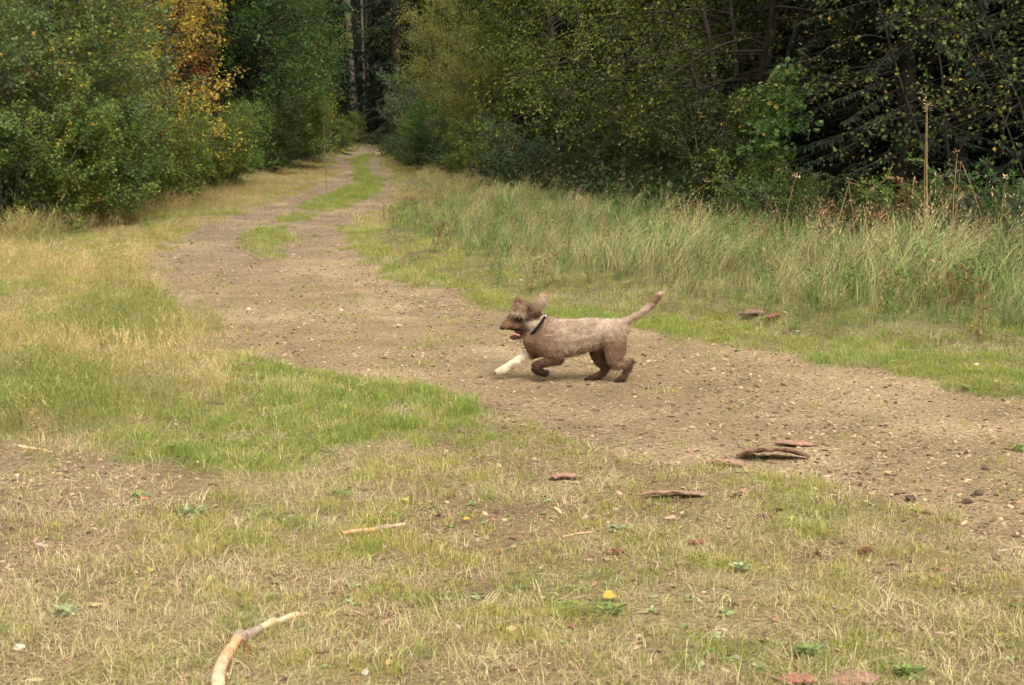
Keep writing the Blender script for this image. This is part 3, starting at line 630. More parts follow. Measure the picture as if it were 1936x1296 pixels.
plant(0, 436, 35, 'low2', LM['bright'], 'bright green small shrub before the dark gap', 'bush', name='shrub', group=T, sc=1.05)
plant(0, 322, 29, 'birch', LM['gold'], 'slender birch with golden autumn leaves', 'tree', name='birch_tree', bark=bark_grey, group=T, sc=.98, rz=.4)
plant(0, 268, 31, 'birch', LM['gold'], 'second golden tree half hidden behind the birch', 'tree', name='birch_tree', bark=bark_grey, group=T, sc=1.1, rz=2.4)
plant(0, 268, 33.5, 'tree2', LM['red'], 'tree with rusty red leaves at the top edge above the golden birch', 'tree', group=T, sc=.75)
plant(0, 330, 28.5, 'low1', LM['mid'], 'green low shrub hiding the foot of the golden birch', 'bush', name='shrub', group=T, sc=.85)
plant(0, 268, 26.5, 'low2', LM['olive'], 'olive low shrub at the left hem before the yellowing shrub', 'bush', name='shrub', group=T, sc=1.1)
plant(0, 232, 25.2, 'low1', LM['mid'], 'mid green low shrub right of the low silvery one', 'bush', name='shrub', group=T, sc=.95)
plant(0, 140, 22.8, 'low2', LM['mid'], 'mid green low shrub left of the low silvery one', 'bush', name='shrub', group=T, sc=1.15)
plant(0, 50, 21.4, 'low1', LM['mid'], 'green low shrub hiding the stems in the left corner', 'bush', name='shrub', group=T, sc=1.05)
plant(0, 400, 33.5, 'low2', LM['olive'], 'olive low shrub between the rounded one and the bright green one', 'bush', name='shrub', group=T, sc=1.0)
plant(0, 480, 44, 'tree1', LM['deep'], 'dark green tree between the dark gap and the olive tree', 'tree', bark=bark_dark, group=T, sc=.95)
plant(0, 535, 48, 'tree2', LM['deep'], 'deep green leafy tree left of the olive tree', 'tree', group=T, sc=.9)
plant(0, 540, 52, 'tree1', LM['mid'], 'tall mid green tree beside the gap with spruce trunks', 'tree', group=T, sc=.88)
plant(0, 578, 49, 'low1', LM['yellowgreen'], 'small yellow green tree with yellow leaves by the track bend', 'bush', name='shrub', group=T, sc=1.25)
plant(0, 540, 45, 'low2', LM['mid'], 'low green shrub below the deep green tree', 'bush', name='shrub', group=T, sc=1.4)
plant(0, 490, 41, 'low1', LM['darkgreen'], 'dark low shrub at the foot of the dark green tree', 'bush', name='shrub', group=T, sc=1.1)
plant(0, 617, 45, 'sapling', LM['olive'], 'thin bare stemmed sapling standing by the left wheel track', 'tree', name='sapling', bark=bark_pale, group=T, sc=.9)
plant(0, 640, 62, 'low2', LM['mid'], 'rounded small shrub where the track disappears', 'bush', name='shrub', group=T, sc=.95)
T2 = 'shrubs and trees along the right of the track'
plant(0, 797, 70, 'treehigh', LM['mid'], 'green tree hanging over the far end of the track', 'tree', bark=bark_dark, group=T2, sc=1.05, rz=1)
plant(0, 900, 62, 'tree1', LM['greygreen'], 'grey green tree above the yellow olive willow', 'tree', group=T2, sc=1.0)
plant(0, 772, 62, 'bush3', LM['blue'], 'bluish green rounded shrub beside the spruce trunks', 'bush', name='shrub', group=T2, sc=.62)
plant(0, 815, 56, 'low1', LM['blue'], 'pale green low shrub right of the track end', 'bush', name='shrub', group=T2, sc=1.6)
plant(0, 862, 45, 'willow', LM['willow'], 'yellow olive willow shrub with fine upright leaves', 'bush', name='willow_shrub', group=T2, sc=1.08)
plant(0, 905, 41, 'willow', LM['willow'], 'second yellowish willow shrub nearer than the first', 'bush', name='willow_shrub', group=T2, sc=.75)
plant(0, 838, 42, 'low2', LM['deep'], 'dark green low shrub on the right verge of the bend', 'bush', name='shrub', group=T2, sc=1.1)
plant(0, 790, 49, 'low1', LM['mid'], 'small green shrub on the verge right of the far bend', 'bush', name='shrub', group=T2, sc=.7)
plant(0, 1000, 42, 'tree1', LM['mid'], 'tall green tree right of the yellow olive willow', 'tree', group=T2, sc=.85)
plant(0, 1060, 36, 'tree2', LM['mid'], 'tall green tree above the dark hollow', 'tree', group=T2, sc=.8, tilt=(-.03, 0), sink=-.7)
plant(0, 1180, 31, 'arch', LM['olive'], 'broad tree with arching dark boughs right of the dark hollow', 'tree', bark=bark_dark, group=T2, sc=1.15)
plant(0, 1290, 34, 'tree1', LM['shadedolive'], 'olive tree behind the arching boughs', 'tree', bark=bark_dark, group=T2, sc=.85)
plant(0, 1400, 24.5, 'arch', LM['shadedolive'], 'dark stemmed leaning tree in the right hand shade', 'tree', bark=bark_dark, group=T2, sc=1.1, rz=.6)
plant(0, 1490, 29, 'tree2', LM['shadedolive'], 'tall olive tree at the top edge behind the leaning tree', 'tree', bark=bark_dark, group=T2, sc=.8, sink=-1.5)
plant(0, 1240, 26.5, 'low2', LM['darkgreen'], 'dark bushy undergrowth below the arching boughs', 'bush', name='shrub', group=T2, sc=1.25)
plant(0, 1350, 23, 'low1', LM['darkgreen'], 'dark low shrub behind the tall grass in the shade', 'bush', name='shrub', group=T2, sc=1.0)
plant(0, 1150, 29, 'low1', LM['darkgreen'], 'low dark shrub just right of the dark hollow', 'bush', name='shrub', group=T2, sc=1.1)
plant(0, 960, 33, 'herb', LM['blue'], 'bluish elder like clump left of the dark hollow', 'plant', name='leafy_clump', group=T2, sc=1.45)
plant(0, 1000, 32, 'herb2', LM['blue'], 'smaller bluish clump at the mouth of the dark hollow', 'plant', name='leafy_clump', group=T2, sc=1.2)
plant(0, 905, 36, 'low2', LM['mid'], 'low green shrub behind the straw coloured grass', 'bush', name='shrub', group=T2, sc=.8)
plant(0, 1465, 19.5, 'maple', LM['deep'], 'young maple with large green leaves in the shade', 'tree', name='maple_sapling', bark=bark_dark, group=T2, sc=.7)
plant(0, 1790, 18.8, 'aspen', LM['aspen'], 'leaning sparse tree with separate round leaves against the black shade', 'tree', name='aspen_tree', bark=bark_dark, group=T2, sc=.95, rz=0, tilt=(.08, -.25))
plant(0, 2010, 17.8, 'aspen2', LM['aspen'], 'sparse branching tree with round leaves at the right edge', 'tree', name='aspen_tree', bark=bark_dark, group=T2, sc=.95, rz=0, tilt=(.1, -.3))
plant(0, 2140, 18, 'aspen', LM['aspen'], 'round leaved tree just beyond the right picture edge', 'tree', name='aspen_tree', bark=bark_dark, group=T2, sc=1, rz=4)
for u_, D_, s_, sh_, mt_, lb in ((1560, 17.6, 1.0, 'herb', 'darkgreen', 'leafy nettle clump behind the tall grass below the aspen'), (1700, 17.3, 1.1, 'herb2', 'mid', 'green nettle clump left of the tallest dry stalk'),
        (1850, 16.9, 1.15, 'herb', 'deep', 'dark green nettle clump right of the forked dry stalk'), (1925, 16.4, 1.15, 'herb2', 'blue', 'bluish weed clump at the right picture edge'),
        (1480, 18.6, .9, 'herb2', 'deep', 'dark weed clump below the young maple'), (1785, 17.0, .95, 'herb', 'brown', 'brown withered dock clump between the dry stalks'),
        (1620, 17.0, .8, 'herb2', 'brown', 'brown withered weed clump left of the black hollow'), (1425, 19.6, 1.0, 'herb', 'mid', 'green weed clump left of the young maple')):
    plant(0, u_, D_, sh_, LM[mt_], lb, 'plant', name='weed_clump', group='weed clumps along the right wood edge', sc=s_)

# spruces: trunks one can tell apart, then the wood behind as one mass
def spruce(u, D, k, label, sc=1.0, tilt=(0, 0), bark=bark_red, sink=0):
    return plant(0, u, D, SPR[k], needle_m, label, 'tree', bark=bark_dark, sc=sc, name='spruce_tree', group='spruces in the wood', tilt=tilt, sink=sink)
def bare_trunk(u, D, H, r0, label, lean=0, mat=None, stubs=10):
    x = (u - CU) / F * D; rr = np.random.default_rng(int(u)); wd = Wood(); t = np.linspace(0, 1, 9)
    wd.tube(np.stack([lean * H * t + np.cumsum(rr.normal(0, .01, 9)), 0 * t, H * t - .3], -1), r0 * (1 - .45 * t) * (1 + .5 * np.exp(-t * 25)), 12)
    o = empty('spruce_tree', (x, D, hz(x, D)), label, 'tree', 'bare spruce trunks at the end of the track')
    link('trunk', wd.mesh('trunk'), mat or bark_red, o)
    wb = Wood(); 
    for _ in range(stubs):
        z = rr.uniform(.25, .95) * H; a = rr.uniform(0, 6.28); l = rr.uniform(.4, 1.5); q = np.linspace(0, 1, 4)
        wb.tube(np.stack([lean * z + math.cos(a) * l * q, math.sin(a) * l * q, z - .3 * l * q ** 2], -1), .02 * (1 - .8 * q), 4)
    link('dead_branches', wb.mesh('dead_branches'), bark_dark, o)['kind'] = 'stuff'
    r = np.random.default_rng(int(u) + 5); n = 2200; ang = r.uniform(0, 6.28, n); zz = r.uniform(.72, 1.05, n); rad = 2.2 * (1.15 - zz) * 2.2 * np.sqrt(r.uniform(0, 1, n))
    P = np.stack([lean * H * zz + np.cos(ang) * rad, np.sin(ang) * rad, H * zz], -1); Dv = np.stack([np.cos(ang), np.sin(ang), -.5 * np.ones(n)], -1)
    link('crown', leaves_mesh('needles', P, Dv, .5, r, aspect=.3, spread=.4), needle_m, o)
bare_trunk(674, 82, 15, .19, 'thickest grey brown spruce trunk leaning left at the end of the track', lean=-.045)
bare_trunk(694, 88, 14, .085, 'thin pale trunk just right of the thick spruce trunk', mat=bark_pale, lean=-.02)
bare_trunk(702, 94, 14, .11, 'dark thin trunk behind the thin pale trunk', lean=-.01)
bare_trunk(717, 90, 15, .13, 'brownish trunk third to the right of the thick spruce trunk', lean=0)
bare_trunk(651, 96, 16, .16, 'dim trunk left of the thick spruce trunk', lean=-.02, mat=bark_dark)
bare_trunk(637, 105, 16, .18, 'leftmost dim trunk in the dark gap', lean=-.02, mat=bark_dark)
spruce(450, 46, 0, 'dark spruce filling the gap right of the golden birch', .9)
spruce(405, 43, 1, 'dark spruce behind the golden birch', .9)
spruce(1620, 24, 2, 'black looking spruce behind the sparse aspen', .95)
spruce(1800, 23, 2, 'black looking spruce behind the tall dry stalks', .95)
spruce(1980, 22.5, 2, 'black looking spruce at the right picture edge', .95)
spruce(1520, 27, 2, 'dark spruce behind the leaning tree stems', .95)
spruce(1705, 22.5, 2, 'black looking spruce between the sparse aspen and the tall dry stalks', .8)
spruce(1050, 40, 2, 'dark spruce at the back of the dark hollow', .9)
for w, l in SPR:
    pass
def build_wood():
    # joined spruce shapes (wood + needles) for the mass of trees behind
    meshes = []
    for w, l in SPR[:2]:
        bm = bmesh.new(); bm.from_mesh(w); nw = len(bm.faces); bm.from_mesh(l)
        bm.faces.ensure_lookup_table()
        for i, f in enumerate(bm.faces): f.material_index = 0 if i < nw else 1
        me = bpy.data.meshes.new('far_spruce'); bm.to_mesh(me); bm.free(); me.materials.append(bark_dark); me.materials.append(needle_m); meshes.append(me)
    P = []
    def ok(x, y): return True
    r = np.random.default_rng(99)
    # rows behind both edges of the clearing
    for (u0, d0, u1, d1) in ((-900, 26, 0, 33), (0, 33, 330, 42), (330, 44, 560, 60), (560, 66, 640, 92),
                             (900, 50, 1100, 43), (1100, 42, 1400, 33), (1400, 31, 1700, 27), (1700, 26, 2300, 24), (2300, 22, 3600, 15), (720, 100, 900, 62)):
        a = np.array([(u0 - CU) / F * d0, d0]); b = np.array([(u1 - CU) / F * d1, d1]); L_ = np.linalg.norm(b - a); n = max(2, int(L_ / 1.6)); dirn = (b - a) / L_
        nrm = np.array([-dirn[1], dirn[0]]); nrm = nrm if nrm[1] > 0 else -nrm
        for row in range(4):
            for k in range(n):
                p = a + dirn * L_ * (k + r.uniform()) / n + nrm * (row * 2.2 + r.uniform(-.6, .6))
                P.append(p)
    for _ in range(520):                               # closing mass
        y = r.uniform(98, 150); x = r.uniform(-60, 60); P.append(np.array([x, y]))
    P = np.array(P); u, v = world_to_px(P[:, 0], P[:, 1]); k = ~((u > 632) & (u < 735) & (P[:, 1] < 97)); P = P[k]
    n = len(P); rot = np.zeros((n, 3)); rot[:, 2] = r.uniform(0, 6.28, n)
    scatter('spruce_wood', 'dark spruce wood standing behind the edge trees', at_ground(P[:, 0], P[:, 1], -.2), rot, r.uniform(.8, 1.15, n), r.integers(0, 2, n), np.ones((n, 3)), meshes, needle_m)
build_wood()
# undergrowth along the feet of the trees
def build_undergrowth():
    ms = []
    for s in range(4):
        r = np.random.default_rng(300 + s); n = 260; P = np.stack([r.normal(0, .28, n), r.normal(0, .28, n), r.uniform(.02, .55, n) * r.uniform(.3, 1, n)], -1)
        ms.append(leaves_mesh('undergrowth_leaf', P, np.tile([0, 0, .5], (n, 1)), .07, r, aspect=.5))
    x, y = sample(26000, 12, 75, margin=1.7, pw=1.0)
    w = zone('wood', x, y); u, v = world_to_px(x, y)
    k = (w > .35) & (RNG.uniform(0, 1, len(x)) < .5) & ~((u > 640) & (u < 730) & (y > 70)); x, y = x[k], y[k]
    hollow = (fbm(x * .35, y * .35, 61) > .33); x, y = x[hollow], y[hollow]
    t = RNG.uniform(0, 1, len(x)); tint = lerp(lerp(np.tile(C(.035, .065, .02), (len(x), 1)), C(.09, .13, .04), t), C(.14, .10, .05), (RNG.uniform(0, 1, len(x)) < .12).astype(float)) * np.where((x > 2.5) & (y < 26), .45, .8)[:, None]  # tint cut further on the near right, painting in the wood's shade
    right = x > 0
    s = RNG.uniform(.6, 1.2, len(x)) * np.where(right & (y < 22), .65, 1.15)
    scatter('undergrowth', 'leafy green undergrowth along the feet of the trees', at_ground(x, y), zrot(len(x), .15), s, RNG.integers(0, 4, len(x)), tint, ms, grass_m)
build_undergrowth()
def build_forbs():
    ms = []
    for s in range(4):
        r = np.random.default_rng(400 + s); n = 46; z = r.uniform(.02, .42, n); k = r.integers(0, 4, n)
        P = np.stack([np.array([0, .05, -.04, .02])[k] * (1 + z) + r.normal(0, .012, n), np.array([0, .03, .02, -.05])[k] + r.normal(0, .012, n), z], -1); wd = Wood()
        for a, b in ((0, 0), (.05, .03), (-.04, .02), (.02, -.05)): wd.tube([[a, b, -.02], [a * 1.2, b, .2], [a * 1.45, b, .45]], [.003, .0025, .001], 3)
        l = leaves_mesh('forb', P, np.stack([r.normal(0, .6, n), r.normal(0, .6, n), np.full(n, .8)], -1), .045, r, aspect=.4); w = wd.mesh('forb_stem')
        bm = bmesh.new(); bm.from_mesh(l); bm.from_mesh(w); me = bpy.data.meshes.new('forb'); bm.to_mesh(me); bm.free(); ms.append(me)
    x, y = sample(9000, 8.5, 40, margin=1.5, pw=1.0); tl = zw('tall', x, y, .6); nf = fbm(x * .9, y * .9, 71)
    gl = 0
    x, y = keep(x, y, np.clip(tl * sstep(.45, .62, nf) * .8 + tl * .12 + gl, 0, 1) * (1 - sstep(.1, .4, PATHP(x, y))))
    q = RNG.uniform(0, 1, len(x)) + (fbm(x * .7, y * .7, 72) - .5) * 1.2
    tint = np.where(q[:, None] < .35, C(.22, .12, .06), np.where(q[:, None] < .6, C(.30, .22, .10), C(.13, .21, .05)))
    scatter('meadow_weeds', 'small brown and green upright weeds between the grasses', at_ground(x, y), zrot(len(x), .15), RNG.uniform(.4, 1.15, len(x)) * np.where(y > 18, .75, 1), RNG.integers(0, 4, len(x)), tint, ms, grass_m)
build_forbs()

# ------------------------------------------------------------------ single dry stalks and weeds that stand out
dry_m = rough_mat('dry_stem', (.26, .15, .07), (.40, .27, .13), 30, .2, .002)
dry_head_m = rough_mat('dry_seed_head', (.34, .23, .13), (.50, .38, .24), 60, .2, .002)
def px_at(u, v, D):
    a = (u - CU) / F; b = (CV - v) / F; t = D / (CP + b * SP); return Vector((a * t, D, HC + t * (b * CP - SP)))
def stalk(pts, D, r0, label, heads=(), group='dry stalks along the right wood edge', mat=None, forks=()):
    base = px_at(pts[0][0], pts[0][1], D); base.z = hz(base.x, D)
    o = empty('dry_stalk', base, label, 'plant', group)
    def tube(pp, r0, r1):
        P = np.array([list(px_at(u, v, D) - base) for u, v in pp]); k = len(P); t = np.linspace(0, k - 1, 3 * k); Q = np.stack([np.interp(t, np.arange(k), P[:, c]) for c in range(3)], -1); Q[0, 2] = min(Q[0, 2], -.02)
        wd = Wood(); wd.tube(Q, np.linspace(r0, r1, len(Q)), 6); return wd.mesh('stem')
    pts = [(pts[0][0], world_to_px(base.x, D, base.z)[1])] + list(pts[1:])
    link('stem', tube(pts, r0, r0 * .45), mat or dry_m, o)
    for f in forks: link('side_stem', tube(f, r0 * .7, r0 * .35), mat or dry_m, o)
    rr = np.random.default_rng(int(pts[-1][0]))
    for (u, v, n, sz) in heads:
        P = np.array([list(px_at(u, v, D) - base)] * n) + rr.normal(0, sz * .45, (n, 3)); Dv = rr.normal(0, 1, (n, 3)); Dv[:, 2] = abs(Dv[:, 2])
        link('seed_head', leaves_mesh('seed_head', P, Dv, sz * .8, rr, aspect=.4, droop=0), dry_head_m, o)['kind'] = 'stuff'
    return o
stalk([(1756, 470), (1752, 330), (1753, 195)], 14.6, .007, 'tallest upright dry stalk with a pale tuft on top', [(1754, 200, 26, .045), (1748, 180, 10, .05)])
stalk([(1749, 480), (1748, 340), (1751, 215)], 14.7, .004, 'thin dry stem standing close beside the tallest stalk', [(1751, 212, 8, .03)])
stalk([(1798, 460), (1803, 370), (1810, 290)], 14.8, .005, 'forked dry stalk bent over at its top', [(1806, 287, 16, .035)], forks=[[(1810, 290), (1836, 350), (1856, 410)]])
stalk([(1760, 560), (1755, 470), (1753, 400)], 13.4, .006, 'short brown broken stalk at the foot of the tallest stalk', [(1753, 398, 12, .03)])
stalk([(1475, 470), (1490, 390), (1507, 325)], 16.5, .004, 'dry seeding grass stem leaning right before the leaning tree', [(1470, 322, 18, .03), (1507, 335, 22, .04)])
stalk([(1560, 490), (1590, 400), (1606, 345), (1630, 352)], 15.6, .004, 'arching seeding stem left of the black hollow', [(1604, 344, 14, .03), (1650, 360, 16, .035)])
stalk([(1622, 500), (1612, 400), (1604, 345)], 15.4, .004, 'brown jointed stem beside the arching seeding stem', [(1610, 380, 12, .03)])
stalk([(1080, 470), (1084, 400), (1090, 335)], 21, .005, 'dark upright weed stem in the straw coloured grass', [], mat=bark_dark)
stalk([(1820, 560), (1800, 440), (1812, 375)], 13.8, .004, 'brown stem with a slanting seed plume right of the tallest stalk', [(1818, 372, 22, .035)])
stalk([(1880, 520), (1890, 440), (1900, 350)], 14.4, .004, 'thin stem with small pale flower heads near the right edge', [(1905, 335, 14, .04), (1908, 372, 12, .035)])
stalk([(1640, 690), (1655, 560), (1672, 480)], 10.6, .003, 'pale slender grass stem in front of the tall grass', [(1674, 480, 12, .022)])
stalk([(1480, 620), (1465, 520), (1455, 455)], 12.4, .003, 'thin pale grass stem tilted left in the tall grass', [(1455, 455, 12, .022)])
stalk([(1270, 480), (1305, 370), (1350, 338)], 19, .004, 'arching golden grass stem against the dark undergrowth', [(1335, 342, 26, .04)])
stalk([(620, 420), (617, 360), (616, 300)], 32, .006, 'thin weed stem at the left verge of the bend', [], mat=bark_grey)
# ------------------------------------------------------------------ bark pieces, sticks, stones, leaves on the ground
bark_piece_m = rough_mat('pine_bark_piece', (.15, .084, .056), (.32, .20, .145), 45, .7, .006, stretch=(1, 2.5, 1), tint=True)
def bark_piece(u, v, L_, w, rz, arch, curl, label, seed, lift=.0, tint=(1, 1, 1), th=.007, twist=0, front=.0):
    r = np.random.default_rng(seed); g = px_to_ground(u, v); nx_, ny_ = 30, 9
    s, t = np.meshgrid(np.linspace(-1, 1, nx_), np.linspace(-1, 1, ny_), indexing='ij')
    taper = np.clip(1.05 - np.abs(s + .15 * np.sin(seed)) ** 2.6, .12, 1) * (0.75 + .5 * fbm(s * 2 + seed, t * 0, seed))
    e = 1 + (fbm(s * 6 + seed, t * 1.8, seed + 3) - .5) * 1.25
    X = s * L_ / 2 * (1 + .05 * t * np.sin(seed * 3)); Y = t * w / 2 * taper * e + .25 * w * (fbm(s * 1.5 + seed, s * 0, seed + 5) - .5)
    Zt = arch * (1 - s ** 2) * (.7 + .6 * fbm(s * 2.5 + seed * 2, t * 0, seed + 7)) + curl * (1 - t ** 2) * w * taper + (fbm(s * 5, t * 3, seed + 9) - .5) * .012 + twist * s * t * w + lift + front * np.clip(.3 - t, 0, 2) * (1 - s ** 2) * w * (.3 + 1.2 * fbm(s * 2.2 + seed, t * 0, seed + 21))
    V = np.stack([X, Y, np.maximum(Zt, .001)], -1); V2 = V.copy(); V2[..., 2] += th * (1 + .8 * (fbm(s * 9, t * 5, seed + 11) - .3))
    n = nx_ * ny_; I = np.arange(n).reshape(nx_, ny_)
    q = np.stack([I[:-1, :-1], I[1:, :-1], I[1:, 1:], I[:-1, 1:]], -1).reshape(-1, 4)
    bnd = np.concatenate([I[:, 0], I[-1, 1:], I[-2::-1, -1], I[0, -2:0:-1]])
    nb_ = np.roll(bnd, -1); side = np.stack([bnd, nb_, nb_ + n, bnd + n], -1)
    Fq = np.concatenate([(q[:, ::-1]).ravel(), (q + n).ravel(), side.ravel()])
    cols = np.ones((2 * n, 3)); cols[:n] = C(.35, .3, .28); cols[n:] = np.array(tint) * (0.75 + .5 * fbm(s * 7, t * 4, seed + 2)).reshape(-1)[:, None]
    o = link('bark_piece', mesh_np('bark_piece', np.concatenate([V.reshape(-1, 3), V2.reshape(-1, 3)]), Fq, 4, False, cols), bark_piece_m)
    o.location = (g.x, g.y, hz(g.x, g.y) + .004); o.rotation_euler = (0, 0, rz)
    return tag(o, label, 'bark', 'pieces of bark on the ground')
bark_piece(1462, 860, .37, .15, -.05, .020, .05, 'arched reddish bark piece with a black gap beneath it', 3, th=.013, front=.20, tint=(.85, .8, .78))
bark_piece(1368, 873, .20, .12, -.15, .010, .10, 'pale pinkish flat bark piece left of the arched one', 5, tint=(1.25, 1.25, 1.3), front=.12)
bark_piece(1507, 836, .22, .09, -.35, .006, .08, 'small pinkish bark piece behind the arched one', 8, tint=(1.2, 1.15, 1.15))
bark_piece(1272, 936, .32, .065, -.02, .010, .10, 'long narrow grey pink bark strip in the foreground turf', 11, tint=(1.2, 1.25, 1.3), front=.15)
bark_piece(1070, 903, .16, .06, .05, .012, .1, 'small curled bark piece left of the long narrow strip', 14, tint=(1.2, 1.2, 1.2))
bark_piece(1162, 1043, .10, .04, .25, .006, .12, 'small dark red bark flake below the long narrow strip', 17, tint=(.7, .5, .45))
bark_piece(1316, 1026, .085, .035, -.2, .006, .12, 'tiny red brown bark flake right of the dark red flake', 19, tint=(.9, .6, .5))
bark_piece(1640, 1052, .08, .04, 0, .012, .12, 'little dark bark curl on the right foreground turf', 21, tint=(.6, .5, .4))
bark_piece(1612, 1290, .19, .08, .35, .010, .12, 'broad rough bark slab at the bottom edge of the picture', 23, tint=(1.0, 1.0, 1.0))
bark_piece(1505, 1292, .13, .08, -.2, .006, .10, 'flat reddish bark piece left of the broad slab at the bottom', 25, tint=(1.05, .85, .8))
bark_piece(1390, 941, .06, .025, 0, .004, .12, 'dark sliver of bark right of the long narrow strip', 27, tint=(.35, .3, .28))
bark_piece(1446, 978, .07, .03, -.1, .005, .12, 'small grey bark curl with a dark underside', 29, tint=(.8, .8, .9))
bark_piece(1425, 609, .24, .13, -.2, .022, .12, 'heap like brown bark slab on the far verge right of the dog', 31, tint=(.8, .85, .9), th=.016)
bark_piece(1462, 616, .14, .09, .4, .02, .12, 'rust red bark slab leaning on the brown verge slab', 33, tint=(.8, .6, .6), th=.015)
bark_piece(1370, 621, .14, .03, .25, .004, .1, 'thin tan bark sliver left of the brown verge slab', 35, tint=(1.3, 1.2, .9))
wood_m = rough_mat('peeled_wood', (.46, .29, .17), (.66, .50, .36), 26, .25, .002, stretch=(1, 1, 1), tint=True)
def stick(pts, radii, label, cols, bark_seg=None, group='sticks on the turf', name='stick', sides=10, zs=None, kn=()):
    G = [px_to_ground(u, v) for u, v in pts]; b = G[0].copy(); b.z = hz(b.x, b.y)
    P = np.array([[g.x - b.x, g.y - b.y, 0] for g in G]); k = len(P); N = 9 * k; t = np.linspace(0, k - 1, N)
    Q = np.stack([np.interp(t, np.arange(k), P[:, c]) for c in range(3)], -1)
    for _ in range(3): Q[1:-1] = (Q[:-2] + Q[1:-1] * 2 + Q[2:]) / 4
    rad = np.interp(t, np.arange(k), radii) * (1 + .10 * (vnoise(t * 3.1, t * 0, 5) - .5))
    for q in kn: rad *= 1 + .30 * np.exp(-((t - q) / .12) ** 2)
    gz = height(Q[:, 0] + b.x, Q[:, 1] + b.y) - b.z
    Q[:, 2] = gz + rad * .8 + (0 if zs is None else np.interp(t, np.arange(k), zs))
    o = empty(name, b, label, 'stick', group)
    def part(nm, i0, i1, ex, mat, cc):
        wd = Wood(); q = Q[i0:i1]; rr_ = rad[i0:i1] * ex; q = np.concatenate([[q[0]], q, [q[-1]]]); rr_ = np.concatenate([[.0005], rr_, [.0005]])
        q[0] -= (q[2] - q[1]) * .15; q[-1] += (q[-2] - q[-3]) * .15; wd.tube(q, rr_, sides)
        V = np.concatenate(wd.V); V += (np.random.default_rng(3).normal(0, .0006, V.shape)); tt = np.repeat(np.linspace(t[i0], t[i1 - 1], len(q)), sides)
        cl = np.stack([np.interp(tt, np.arange(k), [c[j] for c in cc]) for j in range(3)], -1)
        return link(nm, mesh_np(nm, V, np.concatenate(wd.F), 4, True, cl), mat, o)
    part('wood', 0, N, 1, wood_m, cols)
    if bark_seg: 
        part('bark', int(bark_seg[0] * 9), int(bark_seg[1] * 9), 1.09, rough_mat('twig_bark', (.20, .14, .115), (.36, .28, .24), 60, .5, .003, tint=True), [(1, 1, 1)] * k)
    return o
stick([(412, 1330), (414, 1290), (424, 1262), (450, 1222), (478, 1208), (520, 1188), (555, 1172), (582, 1166)], [.0205, .0205, .0195, .0175, .0155, .0125, .0105, .004],
      'curved peeled stick bending out of the bottom left edge', [(1, 1, 1), (1.05, .95, .9), (1.1, .85, .75), (1.05, .7, .55), (1, 1, 1), (1.1, 1.1, 1.1), (1, 1, 1), (1, 1, 1)], bark_seg=(3.4, 5.1), kn=(3.2, 4.9, 6.2))
stick([(452, 1222), (466, 1238), (475, 1250)], [.010, .012, .006], 'dark broken stub lying inside the bend of the peeled stick', [(.25, .15, .1), (.2, .12, .08), (.3, .15, .08)], name='stick')
stick([(648, 1014), (680, 1008), (706, 1004), (722, 998), (766, 989)], [.009, .011, .010, .009, .006], 'short pale snapped stick with an orange break, mid foreground', [(.6, .5, .5), (1.1, .9, .8), (1.1, .8, .6), (.8, .8, .8), (1, 1, 1)], bark_seg=(2.6, 4.4), kn=(2.4,))
stick([(1064, 1004), (1120, 996)], [.003, .003], 'pale straight straw left of the small weed', [(1.2, 1.2, 1.1)] * 2, sides=6)
stick([(1318, 1056), (1375, 1054)], [.004, .003], 'pale thin splinter on the turf right of centre', [(1.2, 1.2, 1.1)] * 2, sides=6)
stick([(1290, 915), (1322, 908), (1345, 903)], [.003, .003, .002], 'thin grey twig above the long narrow bark strip', [(.4, .4, .4)] * 3, sides=6)
stick([(1050, 955), (1060, 965)], [.007, .006], 'short thick pale splinter above the pale straw', [(1, 1, .95)] * 2, sides=6)
stick([(35, 848), (100, 860)], [.006, .004], 'long pale twig on the stony patch at the left edge', [(1.1, 1.1, 1.1)] * 2, sides=6)
stick([(1180, 560), (1210, 552)], [.008, .006], 'pale twig lying at the turf edge behind the dog', [(.9, .9, .9)] * 2, sides=6)
stone_pale = rough_mat('pale_stone', (.36, .32, .26), (.56, .52, .45), 40, .3, .002)
stone_grey = rough_mat('grey_stone', (.22, .19, .17), (.40, .36, .32), 40, .4, .002)
stone_dark = rough_mat('dark_clod', (.05, .035, .025), (.13, .085, .06), 40, .6, .004)
def stone(u, v, s, label, mat, seed, group='loose stones', name='stone', cat='stone', fl=.55):
    g = px_to_ground(u, v); r = random.Random(seed); bm = bmesh.new(); bmesh.ops.create_icosphere(bm, subdivisions=2, radius=s)
    off = [Vector((r.gauss(0, 1), r.gauss(0, 1), r.gauss(0, 1))).normalized() for _ in range(7)]
    for vv in bm.verts:
        n = vv.co.normalized()
        for a in off:
            d = n.dot(a)
            if d > .65: vv.co -= a * (d - .65) * s * .9
        vv.co.x *= 1.25; vv.co.z *= fl
    me = bpy.data.meshes.new('stone'); bm.to_mesh(me); bm.free()
    o = link(name, me, mat); o.location = (g.x, g.y, hz(g.x, g.y) + s * fl * .45); o.rotation_euler = (0, 0, r.uniform(0, 3)); return tag(o, label, cat, group)
